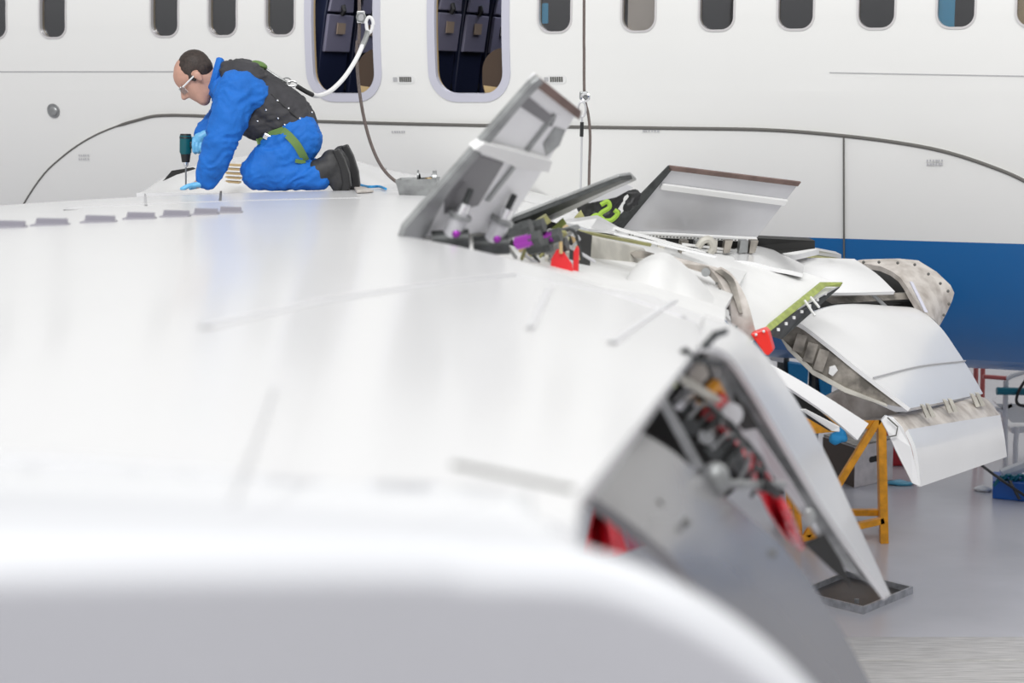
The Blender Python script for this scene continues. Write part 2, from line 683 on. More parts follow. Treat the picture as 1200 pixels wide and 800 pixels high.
# wing-to-body fairing with its dark seal
TOP = bez([V((x, y, 0)) for x, y in ((-10, 300), (40, 217), (72, 183), (112, 157), (160, 140), (205, 134), (340, 140), (480, 144), (630, 147), (780, 149), (900, 151),
                                     (990, 158), (1060, 167), (1110, 177), (1160, 193), (1200, 210), (1250, 240))], 96)
tp = [FS(p.x, p.y, 0.03) for p in TOP]
mb = MB()
rows = []
for (s, z) in tp:
    col = [FU(s, z, 0.0)]
    for k in range(0, 15):
        zz = z + (1.55 - z) * k / 14
        col.append(FU(s, zz, 0.03 + 0.03 * math.sin(PI * k / 28)))
    rows.append(col)
mb.loft(rows)
FAIR = mb.build('wing_body_fairing', M['livery'], AIR, smooth=True, sharp=50)
mb = MB()
mb.tube([FU(s, z, 0.03) for s, z in tp], [0.007 if i < 22 else 0.012 for i in range(len(tp))], 8)
mb.build('fairing_seal', M['seal'], FAIR)
fu_ribbon([(989, 158 + 4 * k) for k in range(36)], 0.011, 'seam_or_reflection', M['seal'], FAIR, 0.062, 0.05)
fu_ribbon([(-10 + 12 * k, 84 - 0.01 * k) for k in range(20)], 0.008, 'seam_or_reflection', M['seam'], fus)
fu_ribbon([(972 + 12 * k, 85 + 0.22 * k) for k in range(20)], 0.006, 'seam_or_reflection', M['seam'], fus)


def stencil(px, py, rows_, cols, wpx, name='stencil_marking', m='ink', off=0.0, par=None):
    m_ = MB()
    for r_ in range(rows_):
        for c in range(cols):
            x = px + wpx * c
            y = py + 4.2 * r_
            s, z = FS(x, y, off)
            ww = random.uniform(0.35, 0.8) * wpx / 170
            m_.prism([FU(s, z, off - 0.004), FU(s + ww, z, off - 0.004), FU(s + ww, z + 0.012, off - 0.004), FU(s, z + 0.012, off - 0.004)], NO * 0.006)
    return m_.build(name, M[m], par or fus)


stencil(92, 181, 2, 5, 2.6, off=0.045, par=FAIR)
stencil(1086, 187, 2, 6, 3.4, off=0.045, par=FAIR)
stencil(753, 153, 1, 6, 3.4, off=0.04, par=FAIR)
stencil(459, 154, 1, 6, 2.8, off=0.04, par=FAIR)

# latch plates beside the exits
for (px, py) in ((475, 93), (652, 93)):
    s, z = FS(px, py)
    m_ = MB()
    m_.prism([FU(a, b, -0.002) for a, b in rrect(s, z, 0.075, 0.03, 0.029)], NO * 0.006)
    lp = m_.build('latch_plate', M['satin'], AIR)
    m_ = MB()
    for k in range(6):
        m_.prism([FU(a, b, 0.001) for a, b in rrect(s - 0.038 + 0.016 * k, z, 0.006, 0.018, 0.003, 3)], NO * 0.006)
    m_.build('latch_slot', M['inkdark'], lp)
    fu_ribbon([(px - 14 + 0.0, py), (px - 9, py)], 0.03, 'latch_flap', M['seam'], lp, 0.006)
s, z = FS(63, 130)
m_ = MB()
m_.prism([FU(a, b, -0.004) for a, b in rrect(s, z, 0.055, 0.055, 0.054)], NO * 0.012)
vt = m_.build('drain_port', M['dullmetal'], AIR)
m_ = MB()
m_.ball(FU(s, z, 0.006), (0.04, 0.015, 0.04), R=Matrix.Rotation(-TH, 3, 'Z'))
m_.build('port_dome', M['dullmetal'], vt, smooth=True)

# things just inside the windows
def inside(px, py, dx, m, name, w_, h_, out=-0.044):
    s, z = FS(px, py)
    m_ = MB()
    m_.prism([FU(a, b, out) for a, b in rrect(s + dx, z, w_, h_, min(w_, h_) * 0.4)], NO * -0.012)
    return m_.build(name, m, AIR)


inside(1119.5, 7, -0.06, M['cyan'], 'window_curtain', 0.05, 0.17)
inside(748, 7, 0.012, M['beige'], 'window_blind', 0.10, 0.17)
inside(1213, 7, -0.04, M['tan'], 'window_blind', 0.07, 0.17)
inside(650, 15, -0.088, M['cyan'], 'window_curtain', 0.022, 0.07)

# ------------------------------------------------------------------ cabin seats (seen through the exits)
def seat_geo(loc, label, tray_m):
    b = V(loc)
    IN = -NO                      # across the cabin
    def q(f, i, z):               # f aft of the seat, i inboard
        return b + AX * f + IN * i + V((0, 0, z))
    hw = 0.215
    m_ = MB()
    m_.loft([[q(0.02, -hw, .42), q(-0.06, -hw, .45), q(-0.06, hw, .45), q(0.02, hw, .42)],
             [q(0.07, -hw, .80), q(-0.05, -hw, .85), q(-0.05, hw, .85), q(0.07, hw, .80)],
             [q(0.11, -hw + .01, 1.12), q(0.0, -hw + .01, 1.14), q(0.0, hw - .01, 1.14), q(0.11, hw - .01, 1.12)],
             [q(0.14, -hw + .04, 1.34), q(0.06, -hw + .04, 1.36), q(0.06, hw - .04, 1.36), q(0.14, hw - .04, 1.34)]], closed=True)
    m_.prism([q(0.14, -hw + .04, 1.34), q(0.06, -hw + .04, 1.36), q(0.06, hw - .04, 1.36), q(0.14, hw - .04, 1.34)], (0, 0, .01))
    t = m_.build('airplane_seat', M['seatblue'], AIR, bevel=0.012)
    tag(t, label)
    m_ = MB()
    m_.prism([q(-.5, -hw, .40), q(.0, -hw, .38), q(.0, hw, .38), q(-.5, hw, .40)], (0, 0, .1))
    m_.build('seat_cushion', M['seatblue'], t, bevel=0.02)
    m_ = MB()
    m_.prism([q(.075, -hw + .015, .86), q(.075, hw - .015, .86), q(.118, hw - .015, 1.13), q(.118, -hw + .015, 1.13)], AX * 0.025)
    m_.build('tray_table', M['seatgrey'], t, bevel=0.006)
    m_ = MB()
    m_.prism([q(.128, -.07, .99), q(.128, .06, .99), q(.138, .06, 1.07), q(.138, -.07, 1.07)], AX * 0.006)
    m_.build('placard', M[tray_m], t)
    m_ = MB()
    m_.tube([q(.14, 0, 1.13), q(.16, 0, 1.16), q(.15, 0, 1.2)], 0.02, 8)
    m_.build('tray_latch', M['black'], t)
    m_ = MB()
    m_.prism([q(.12, -hw + .02, 1.15), q(.12, hw - .02, 1.15), q(.15, hw - .05, 1.33), q(.15, -hw + .05, 1.33)], AX * 0.02)
    m_.build('headrest_cover', M['seatgrey'], t, bevel=0.006)
    m_ = MB()
    for ii in (-1, 1):
        m_.prism([q(-.42, ii * (hw + .015), .58), q(.02, ii * (hw + .015), .58), q(.02, ii * (hw + .015), .63), q(-.42, ii * (hw + .015), .63)], IN * 0.025 * ii)
    m_.build('armrest', M['black'], t)
    m_ = MB()
    for f in (-.4, -.05):
        m_.bar(q(f, -.12, 0.0), q(f, -.12, .40), .03, .03)
        m_.bar(q(f, .12, 0.0), q(f, .12, .40), .03, .03)
    m_.build('seat_leg', M['dullmetal'], t)
    return t


for (px, tm, nm) in ((481, ('placard_tan', 'placard_tan', 'placard'), 'right'), (352, ('placard_tan', 'placard_tan', 'placard'), 'left')):
    s, _ = FS(px, 90)
    for k in range(3):
        loc = O_F + AX * s + NO * (-0.42 - 0.52 * k) + V((0, 0, 2.785))
        loc.x += 0.0
        seat_geo(loc, ('blue seat, %s, seen through the %s open exit' % (('nearest of its row to the opening', 'middle one of its row', 'farthest of its row from the opening')[k], 'second' if nm == 'right' else 'first')), tm[k])
# side panels of the seats aft of each exit
for (px, py, nm) in ((575, 82, 'second'), (427, 95, 'first')):
    s, z = FS(px, py)
    c = O_F + AX * (s + 0.0) + NO * -0.13
    m_ = MB()
    m_.prism([c + AX * a + V((0, 0, b)) for a, b in rrect(0.13, 3.46, 0.24, 0.2, 0.16)], NO * -0.05)
    t = m_.build('seat_end_panel', M['brown'], AIR)
    m_ = MB()
    m_.prism([c + AX * (a) + NO * 0.004 + V((0, 0, b)) for a, b in ((-.1, 3.40), (-.08, 3.32), (-.03, 3.28), (.3, 3.26), (.36, 3.33), (.36, 3.36), (0.1, 3.375))], NO * -0.03)
    m_.build('lower_panel', M['tan'], t)
    m_ = MB()
    m_.bar(c + AX * 0.13 + NO * -.02 + V((0, 0, 2.785)), c + AX * 0.13 + NO * -.02 + V((0, 0, 3.3)), .05, .03)
    m_.build('leg', M['dullmetal'], t)
area('cabin_fill_light', O_F + NO * -1.6 + AX * -0.2 + V((0, 0, 4.9)), O_F + NO * -1.4 + AX * -0.2 + V((0, 0, 3)), 1.6, 0.5, 30, (0.85, 0.88, 1))  # unseen light added to brighten the seats behind the exits


# ------------------------------------------------------------------ wing
def wz(x, d):
    h = 0.22 + 0.033 * d
    c = 0.16 * max(0, x + 0.57) ** 2
    if x > 0.8:
        c += 0.0
    l = 0.018 * max(0, -x - 0.6) ** 2
    return 3.4 - h - c - l + 0.0


def lerp_tab(tab, d):
    if d <= tab[0][0]:
        return tab[0][1]
    for (a, b), (c, e) in zip(tab, tab[1:]):
        if d <= c:
            return b + (e - b) * (d - a) / (c - a)
    return tab[-1][1]


RT = [(1.0, 0.036), (1.48, 0.054), (2.02, 0.138), (3.28, 0.328), (3.6, 0.385), (3.9, 0.41), (4.2, 0.27), (4.6, 0.02), (5.0, -0.30), (7.0, 0.02), (9.0, 0.50), (11.0, 0.75), (13.2, 0.8)]
LT = [(1.0, -1.1), (3, -1.6), (10.0, -3.4), (10.12, -3.4), (10.16, -0.86), (12.6, -0.7), (13.2, -0.6)]
ds = [1.38 + 0.1 * i for i in range(5)]
d = 1.8
while d < 13.2:
    ds.append(d)
    d += 0.12
ds += [10.0, 10.06, 10.12, 10.16, 3.8, 5.0]
ds = sorted(set(round(x, 3) for x in ds))
top, bot = [], []
for d in ds:
    l, r = lerp_tab(LT, d), lerp_tab(RT, d)
    row, rb = [], []
    for k in range(41):
        v = k / 40
        x = l + (r - l) * v
        z = wz(x, d)
        if 9.9 < d < 10.2 and x < -0.9:
            z -= (d - 9.9) ** 2 * 1.2
        row.append(V((x, d, z)))
        t = 0.012 + 0.22 * min(1, (1 - v) * 2.0) * min(1, (v + 0.02) * 4)
        rb.append(V((x, d, z - t)))
    top.append(row)
    bot.append(rb)
mb = MB()
mb.loft(top)
n0 = len(mb.v)
mb.loft([list(reversed(r)) for r in bot])
nc, nr = 41, len(ds)
for j in range(nc - 1):
    mb.f.append([j + 1, j, n0 + nc - 1 - j, n0 + nc - 2 - j]); mb.mi.append(0)
    a = (nr - 1) * nc
    mb.f.append([a + j, a + j + 1, n0 + a + nc - 2 - j, n0 + a + nc - 1 - j]); mb.mi.append(0)
for i in range(nr - 1):
    a, b = i * nc, (i + 1) * nc
    mb.f.append([a, b, n0 + b + nc - 1, n0 + a + nc - 1]); mb.mi.append(0)
    mb.f.append([b + nc - 1, a + nc - 1, n0 + a, n0 + b]); mb.mi.append(0)
WING = mb.build('wing', M['wing'], AIR, smooth=True, sharp=40)

# rounded wing tip, nearest the camera
mb = MB()
crest = bez([V(p) for p in ((-700, 600, 1.06), (-300, 610, 1.07), (0, 625, 1.10), (300, 634, 1.17), (560, 638, 1.255), (690, 645, 1.29), (780, 676, 1.31), (860, 722, 1.33), (930, 780, 1.35), (985, 845, 1.37), (1030, 930, 1.39))], 50)
rows = []
for p in crest:
    c = P(p.x, p.y, p.z)
    rr = 0.085
    b_ = min(1, max(0, (p.x - 640) / 60))
    if p.x < 560:
        c.z = wz(c.x, c.y) + 0.001
    if p.x < 640:
        row = [V((c.x, c.y + .35, wz(c.x, c.y + .35) - .01)), V((c.x, c.y + .2, wz(c.x, c.y + .2) + .0005)), V((c.x, c.y + .1, wz(c.x, c.y + .1) + .001))]
    else:
        row = [c + V((0, .35 - .2 * b_, -.03 - .1 * b_)), c + V((0, 0.2 - .11 * b_, -.012 - .04 * b_)), c + V((0, .1 - .06 * b_, -.005 - .005 * b_))]
    rr = 0.022
    for k in range(0, 13):
        a = PI / 2 - k * math.radians(128) / 12
        row.append(c + V((0, -rr * math.cos(a) * 1.3, rr * (math.sin(a) - 1))))
    e = row[-1]
    row.append(e + V((0, 0.05, -0.06)))
    row.append(e + V((0, 0.13, -0.14)))
    row.append(e + V((0, 0.25 - .08 * b_, -0.22)))
    row.append(c + V((0, 0.35 - .2 * b_, -0.24)))
    row.append(c + V((0, 0.33 - .2 * b_, -0.15)))
    rows.append(row)
mb.loft(rows, closed=True)
mb.build('wing_tip', M['tip'], AIR, smooth=True, sharp=70)


def wing_px(px, py, up=0.002):
    """point on the wing's upper skin seen at a pixel"""
    r = ray(px, py)
    lo, hi = 1.0, 13.0
    for _ in range(50):
        m_ = (lo + hi) / 2
        p = CAM + r * (m_ / r.y)
        if p.z > wz(p.x, m_):
            lo = m_
        else:
            hi = m_
    p = CAM + r * (lo / r.y)
    return V((p.x, p.y, wz(p.x, p.y) + up))


def wing_line(pts, wd, name, m):
    q = [wing_px(*p) for p in pts]
    m_ = MB()
    dense = []
    for a, b in zip(q, q[1:]):
        for k in range(10):
            c = a.lerp(b, k / 10)
            dense.append(V((c.x, c.y, wz(c.x, c.y) + 0.0015)))
    dense.append(q[-1])
    rows = []
    for i, c in enumerate(dense):
        t = (dense[min(i + 1, len(dense) - 1)] - dense[max(i - 1, 0)]).normalized()
        n = t.cross(V((0, 0, 1))).normalized() * wd / 2
        rows.append([c - n - V((0, 0, .004)), c - n, c + n, c + n - V((0, 0, .004))])
    m_.loft(rows)
    return m_.build(name, m, WING)


# row of small dark fins along the forward wing skin
for (px, py, wp) in ((8, 264, 40), (58, 261, 40), (115, 257.5, 38), (163, 253.5, 35), (205, 251, 33), (240, 248.5, 30), (269, 246.5, 27)):
    c = wing_px(px, py + 3)
    hw = wp / 2 / F_PX * c.y
    m_ = MB()
    m_.prism([c + V((-hw, 0.03, -.004)), c + V((hw * .9, 0.03, -.004)), c + V((hw * .9, 0.03, 0.016)), c + V((-hw * .9, 0.03, 0.018))], (0, 0.012, 0))
    m_.prism([c + V((-hw, -.03, -.004)), c + V((hw, -.03, -.004)), c + V((hw, .05, -.004)), c + V((-hw, .05, -.004))], (0, 0, .006))
    m_.build('vortex_generator', M['dashes'], WING)
wing_line([(170, 227), (171, 241)], 0.012, 'seam_or_reflection', M['seam'])
wing_line([(259, 224), (258, 236)], 0.012, 'seam_or_reflection', M['seal'])
wing_line([(82, 246), (90, 243), (180, 239), (260, 236), (330, 234), (420, 232)], 0.05, 'seam_or_reflection', M['palelines'])
wing_line([(322, 455), (300, 520), (274, 590)], 0.0025, 'seam_or_reflection', M['seam'])
wing_line([(240, 384), (380, 352), (600, 322)], 0.02, 'seam_or_reflection', M['palelines'])  # soft reflection on the wing skin, laid on as a pale strip
wing_line([(600, 322), (720, 345), (800, 372)], 0.02, 'seam_or_reflection', M['palelines'])  # the reflection carried on to the right, also a pale strip
wing_line([(790, 352), (715, 402)], 0.018, 'seam_or_reflection', M['palelines'])
wing_line([(645, 335), (620, 385)], 0.014, 'seam_or_reflection', M['palelines'])
wing_line([(530, 545), (672, 575)], 0.014, 'seam_or_reflection', M['seal'])

# white root fillet on the fuselage behind the kneeling worker
mb = MB()
base = [(160, 226), (180, 209), (205, 198), (240, 188), (290, 181), (345, 179), (400, 186), (440, 198), (500, 210), (560, 222)]
rows = []
for j in range(9):
    t = j / 8
    rows.append([P(x + 10 * t, 226 + (y - 226) * math.sin(PI / 2 * t), 11.2 + 1.7 * t) for x, y in base])
mb.loft(rows, th=0.03)
FIL = mb.build('root_fillet', M['white'], AIR, smooth=True, sharp=70)
m_ = MB()
m_.prism(PL([(191, 212), (201, 200), (226, 196), (229, 198), (206, 205)], 11.15), (0, .02, 0.0))
m_.build('air_intake', M['void'], FIL)
for k in range(5):
    m_ = MB()
    m_.prism(PL([(263, 192 + 5 * k), (284 - k, 193 + 5 * k), (284 - k, 195.2 + 5 * k), (264 + k, 194.2 + 5 * k)], 11.1), (0, .1, 0.0))
    m_.build('louvre_slot', M['tan'], FIL)

# ------------------------------------------------------------------ spoilers
def plate(name, corners, th, m, parent=AIR, bevel=0.003):
    pts = PL(corners)
    n = (pts[1] - pts[0]).cross(pts[2] - pts[1]).normalized()
    if n.y < 0:
        n = -n
    m_ = MB()
    m_.prism(pts, n * th)
    return m_.build(name, m, parent, bevel=bevel), n, pts


def strip_on(corners, name, m, parent, n, lift=0.012):
    pts = [p - n * lift for p in PL(corners)]
    m_ = MB()
    m_.prism(pts, n * lift * 0.95)
    return m_.build(name, m, parent, bevel=0.002)


def P_on(px, py, p0, n):
    r = ray(px, py)
    t = (p0 - CAM).dot(n) / r.dot(n)
    return CAM + r * t


def on(lst, p0, n):
    return [(x, y, P_on(x, y, p0, n).y) for x, y in lst]


# first spoiler
A = P(468, 279, 5.0); B = P(627, 86, 4.95); C_ = P(600, 272, 5.3)
n1 = (B - A).cross(C_ - A).normalized()
if n1.y < 0: n1 = -n1
SP1, _, _ = plate('spoiler', on([(468, 279), (627, 86), (679, 128), (640, 194), (590, 272)], A, n1), 0.008, M['alu'])
strip_on(on([(464, 279), (470, 262), (618, 93), (627, 86), (632, 92), (612, 112), (520, 222), (492, 276)], A, n1), 'side_rib', M['dullmetal'], SP1, n1, 0.02)
strip_on(on([(548, 168), (560, 160), (640, 182), (636, 195), (600, 190)], A, n1), 'stiffener', M['satin'], SP1, n1, 0.03)
strip_on(on([(627, 86), (679, 128), (676, 138), (623, 97)], A, n1), 'edge_strip', M['brownmetal'], SP1, n1, 0.012)
strip_on(on([(608, 104), (650, 138), (645, 148), (600, 118)], A, n1), 'edge_panel', M['grey_panel'], SP1, n1, 0.006)
strip_on(on([(648, 132), (651, 134), (572, 235), (568, 234)], A, n1), 'rib_seam', M['dullmetal'], SP1, n1, 0.008)
strip_on(on([(520, 205), (552, 178), (590, 190), (560, 240), (520, 250)], A, n1), 'inner_panel', M['grey_panel'], SP1, n1, 0.004)
strip_on(on([(650, 148), (662, 152), (655, 170), (640, 182), (636, 168)], A, n1), 'dark_patch', M['dullmetal'], SP1, n1, 0.004)
# second spoiler (edge-on)
A = P(590, 268, 7.0); B = P(738, 204, 6.8); C_ = P(640, 268, 7.4)
n2 = (B - A).cross(C_ - A).normalized()
if n2.y < 0: n2 = -n2
SP2, _, _ = plate('spoiler', on([(588, 268), (600, 256), (726, 207), (740, 205), (746, 211), (712, 226), (640, 262), (610, 278)], A, n2), 0.012, M['dullmetal'])
strip_on(on([(600, 268), (720, 214), (738, 210), (700, 228), (640, 258)], A, n2), 'inner_panel', M['silver'], SP2, n2, 0.01)
strip_on(on([(588, 268), (600, 256), (726, 207), (740, 205), (726, 211), (604, 265)], A, n2), 'edge_strip', M['darkmetal'], SP2, n2, 0.015)
m_ = MB()
m_.prism(PL([(690, 238), (700, 228), (735, 216), (742, 220), (722, 231)], 7.6), (0, .05, 0))
m_.build('end_bracket', M['silver'], SP2)
# third spoiler
A = P(716, 269, 9.1); B = P(785, 194, 9.0); C_ = P(886, 279, 9.4)
n3 = (B - A).cross(C_ - A).normalized()
if n3.y < 0: n3 = -n3
SP3, _, _ = plate('spoiler', on([(720, 272), (785, 194), (938, 213), (886, 280), (800, 277)], A, n3), 0.01, M['silver'])
strip_on(on([(784, 193), (938, 212), (934, 217), (781, 198)], A, n3), 'edge_strip', M['brownmetal'], SP3, n3, 0.012)
strip_on(on([(776, 214), (922, 233), (918, 239), (773, 220)], A, n3), 'stiffener', M['satin'], SP3, n3, 0.018)
strip_on(on([(709, 269), (783, 193), (787, 197), (724, 273), (716, 273)], A, n3), 'side_rib', M['darkmetal'], SP3, n3, 0.012)
strip_on(on([(724, 269), (886, 277), (886, 281), (724, 274)], A, n3), 'hinge_strip', M['satin'], SP3, n3, 0.02)
m_ = MB()
for k in range(40):
    x = 728 + 4 * k
    p = P_on(x, 271.5 + 0.052 * (x - 724), A, n3) - n3 * 0.021
    m_.box(p, (0.008, 0.006, 0.006))
m_.build('hinge_holes', M['inkdark'], SP3)

# ------------------------------------------------------------------ spoiler bay and its machinery
mb = MB()
mb.loft([PL([(470, 285, 5.2), (600, 318, 5.2), (760, 345, 5.2), (850, 380, 5.2)]),
         PL([(540, 265, 6.8), (640, 300, 6.9), (760, 330, 7.0), (850, 360, 7.0)]),
         PL([(640, 262, 8.6), (730, 285, 8.8), (800, 300, 9.0), (880, 310, 9.0)]),
         PL([(720, 262, 10.6), (800, 280, 10.6), (880, 290, 10.6), (960, 292, 10.6)])], th=0.03)
BAY = mb.build('spoiler_bay', M['satin'], AIR, smooth=True)


def cyl(name, a, b, r, m, parent, n=14):
    m_ = MB()
    m_.tube([a, b], r, n)
    return m_.build(name, m, parent, smooth=True)


# two actuators standing in front of the first spoiler
for (bx, by, tx, ty, dd) in ((528, 278, 552, 222, 5.05), (576, 284, 603, 228, 5.2)):
    a = P(bx, by, dd); b = P(tx, ty, dd - 0.02)
    ac = cyl('actuator', a, a.lerp(b, 0.5), 0.026, M['silver'], BAY)
    cyl('piston_rod', a.lerp(b, .5), a.lerp(b, .72), 0.017, M['chrome'], ac)
    cyl('rod_end', a.lerp(b, .72), b, 0.009, M['darkmetal'], ac)
    cyl('collar', a.lerp(b, .42), a.lerp(b, .5), 0.033, M['dullmetal'], ac)
    cyl('base_lug', a + V((-.05, 0, -.01)), a + V((.05, 0, -.005)), 0.028, M['darkmetal'], ac)
    m_ = MB()
    m_.ball(a + V((0.015, -.02, .012)), 0.013)
    m_.build('purple_cap', M['purple'], ac, smooth=True)
for (x, y, dd, m) in ((606, 285, 5.6, 'purple'), (631, 281, 6.0, 'purple'), (620, 292, 6.0, 'darkmetal'), (640, 292, 6.3, 'dullmetal'), (596, 272, 5.8, 'darkmetal'), (612, 270, 6.0, 'darkmetal')):
    a = P(x, y, dd)
    f_ = cyl('hydraulic_fitting', a, a + V((0.05, -.03, 0.015)), 0.02, M[m], BAY)
    cyl('fitting_nut', a + V((0.04, -.02, .012)), a + V((0.07, -.03, 0.02)), 0.026, M['darkmetal'], f_, 6)
for i in range(14):
    x = 598 + i * 5.6 + random.uniform(-3, 3)
    y = 286 + random.uniform(-6, 10)
    a = P(x, y, 5.9 + 0.05 * i)
    m_ = MB()
    q = [a, a + V((random.uniform(-.05, .05), -.03, .04)), a + V((random.uniform(-.1, .1), .05, random.uniform(-.02, .06))), a + V((random.uniform(-.15, .15), .1, -.06))]
    m_.tube(bez(q, 12), 0.006, 6)
    m_.build('hydraulic_line', M[('dullmetal', 'olive', 'tan', 'silver', 'darkmetal')[i % 5]], BAY, smooth=True)
m_ = MB()
m_.prism(PL([(613, 268), (640, 252), (646, 260), (622, 276)], 6.6), (0, .08, 0))
m_.build('bracket', M['olive'], BAY)
m_ = MB()
m_.prism(PL([(634, 268), (668, 279), (664, 287), (632, 275)], 6.7), (0, .05, 0))
m_.build('bracket', M['olive'], BAY)
m_ = MB()
m_.prism(PL([(646, 268), (660, 256), (664, 262), (652, 274)], 7.0), (0, .05, 0))
m_.build('bracket', M['green'], BAY)
for (x, y0, y1) in ((640, 285, 312), (664, 282, 300), (648, 288, 306)):
    m_ = MB()
    m_.bar(P(x, y0, 6.5), P(x + 1, y1, 6.4), .012, .03)
    m_.build('bracket', M['cream'], BAY)
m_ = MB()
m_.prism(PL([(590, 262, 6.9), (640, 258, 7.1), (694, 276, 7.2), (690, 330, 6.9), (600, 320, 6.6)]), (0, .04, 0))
m_.build('bay_shade_slab', M['void'], BAY)  # black slab added as the shade behind the bay fittings
# cream rear spar and thin white skin edges aft of it
mb = MB()
mb.prism(PL([(664, 272, 7.2), (692, 276, 7.4), (756, 292, 7.9), (760, 322, 7.9), (672, 330, 7.2)]), (0, .06, 0))
SPAR = mb.build('rear_spar', M['cream'], AIR, bevel=0.004)
m_ = MB()
m_.prism(PL([(738, 296), (752, 294), (768, 298), (766, 303), (744, 302)], 7.75), (0, .05, 0))
m_.build('spar_cutout', M['grime'], SPAR)
for (a, b, c, dd, m, hh) in (((656, 262), (700, 260), (828, 296), 8.3, 'satin', 3.0), ((660, 268), (690, 272), (764, 286), 7.3, 'olive', 3.0), ((700, 268), (760, 282), (840, 300), 8.2, 'white', 2.5)):
    m_ = MB()
    m_.prism(PL([a, b, c, (c[0] - 2, c[1] + hh), (b[0], b[1] + hh), (a[0], a[1] + hh)], dd), (0, .06, 0))
    m_.build('skin_edge', M[m], BAY)
m_ = MB()
m_.prism(PL([(655, 258, 7.3), (700, 252, 8.0), (736, 272, 8.6), (690, 268, 7.6)]), (0, 0, -.012))
m_.build('skin_panel', M['white'], BAY)
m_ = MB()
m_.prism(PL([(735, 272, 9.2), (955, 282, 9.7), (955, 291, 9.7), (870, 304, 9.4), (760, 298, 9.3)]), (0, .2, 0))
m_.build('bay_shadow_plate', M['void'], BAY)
for i, x in enumerate((772, 798, 815, 832, 850, 868, 880)):
    m_ = MB()
    m_.prism(PL([(x, 282), (x + 9, 282), (x + 5 + 3 * (i % 2), 296), (x - 2, 297)], 9.1), (0, .1, 0))
    m_.build('bay_rib', M[('cream', 'grime', 'dullmetal', 'cream', 'grime', 'dullmetal', 'grime')[i]], BAY)
for k in range(3):
    m_ = MB()
    m_.bar(P(800, 286 + 5 * k, 9.0), P(866, 294 + 3 * k, 9.2), .012, .012)
    m_.build('control_rod', M['satin'], BAY)
m_ = MB()
m_.tube(bez(PL([(818, 290), (824, 282), (832, 281), (836, 290), (832, 297)], 9.0), 14), 0.018, 8)
m_.build('duct_loop', M['cream'], BAY, smooth=True)

# ------------------------------------------------------------------ inboard trailing edge panels
def sheet(name, rows_, m, parent=AIR, th=0.015, sm=True, sub=8):
    rr = [bez(PL(r), sub * (len(r) - 1)) for r in rows_]
    # densify across
    cols = list(zip(*rr))
    full = [bez(c, 5 * (len(c) - 1)) if len(c) > 2 else [V(c[0]).lerp(V(c[1]), k / 8) for k in range(9)] for c in cols]
    m_ = MB()
    m_.loft([list(x) for x in zip(*full)], th=th)
    return m_.build(name, m, parent, smooth=sm, sharp=50)


def slab(name, pts, m, parent=AIR, dy=0.06, dz=0.0, bevel=0.003):
    m_ = MB()
    m_.prism(PL(pts), (0, dy, dz))
    return m_.build(name, m, parent, bevel=bevel)


# fixed panel with the green cut edge
TEP = sheet('trailing_edge_panel', [[(752, 300, 7.9), (800, 330, 7.8), (845, 365, 7.7), (880, 402, 7.6)],
                                    [(800, 297, 8.4), (845, 322, 8.3), (880, 352, 8.2), (905, 380, 8.2)],
                                    [(850, 299, 9.0), (900, 308, 9.0), (945, 320, 9.0), (985, 333, 9.0)]], M['satin'], th=0.012)
GE = slab('green_edge', [(893, 387, 8.05), (962, 331, 8.8), (988, 331, 8.9), (985, 336, 8.9), (968, 336, 8.8), (898, 392, 8.05)], M['green'], TEP, 0.03)
slab('end_web', [(897, 392, 8.2), (968, 337, 8.9), (985, 336, 9.0), (938, 378, 8.8), (916, 398, 8.5)], M['darkmetal'], TEP, 0.03)
for k in range(7):
    t = k / 6
    p = P(912 + 55 * t, 386 - 42 * t, 8.16 + .68 * t)
    m_ = MB()
    m_.box(p, (.012, .02, .012))
    m_.build('rivet', M['satin'], TEP)
for (x0, y0, x1, y1) in ((943, 352, 955, 370), (950, 348, 960, 360)):
    m_ = MB()
    m_.bar(P(x0, y0, 8.5), P(x1, y1, 8.4), .008, .008)
    m_.build('stay_rod', M['satin'], TEP)
# soiled curved seal
rr = [[(822, 317, 7.65), (838, 320, 7.65), (846, 318, 7.65)], [(836, 328, 7.6), (848, 330, 7.6), (860, 330, 7.6)], [(846, 345, 7.55), (860, 350, 7.55), (872, 350, 7.55)],
      [(854, 365, 7.5), (868, 372, 7.5), (880, 372, 7.5)], [(860, 392, 7.5), (874, 398, 7.5), (887, 396, 7.5)]]
CS = sheet('track_seal', rr, M['dirty'], AIR, 0.03)
sheet('seal_lip', [[(838, 319, 7.6), (846, 317, 7.6)], [(852, 330, 7.55), (860, 329, 7.55)], [(860, 350, 7.5), (866, 349, 7.5)], [(866, 368, 7.46), (870, 368, 7.46)]], M['grime'], CS, 0.01)
for k in range(9):
    t = k / 8
    m_ = MB()
    m_.box(P(840 + 26 * t, 332 + 58 * t, 7.54 - .08 * t), (.01, .012, .01))
    m_.build('rivet', M['inkdark'], CS)
slab('hinge_arm', [(776, 298, 7.75), (792, 302, 7.7), (830, 312, 7.6), (842, 318, 7.6), (838, 324, 7.6), (818, 318, 7.6), (786, 308, 7.7)], M['dirty'], CS, 0.05)
cyl('hinge_pin', P(827, 319, 7.5), P(827, 319, 7.62), 0.018, M['dullmetal'], CS)
# rounded flap-track fairing, in front of the spar
sheet('track_fairing', [[(738, 332, 6.9), (752, 312, 7.0), (775, 302, 7.1), (792, 310, 7.2), (812, 328, 7.2), (832, 352, 7.2)],
                        [(728, 350, 6.6), (745, 325, 6.7), (770, 316, 6.7), (790, 326, 6.8), (810, 345, 6.8), (831, 365, 6.9)],
                        [(722, 375, 6.4), (740, 362, 6.4), (765, 358, 6.4), (788, 362, 6.5), (808, 375, 6.5), (829, 390, 6.6)]], M['satin'], AIR, 0.02)
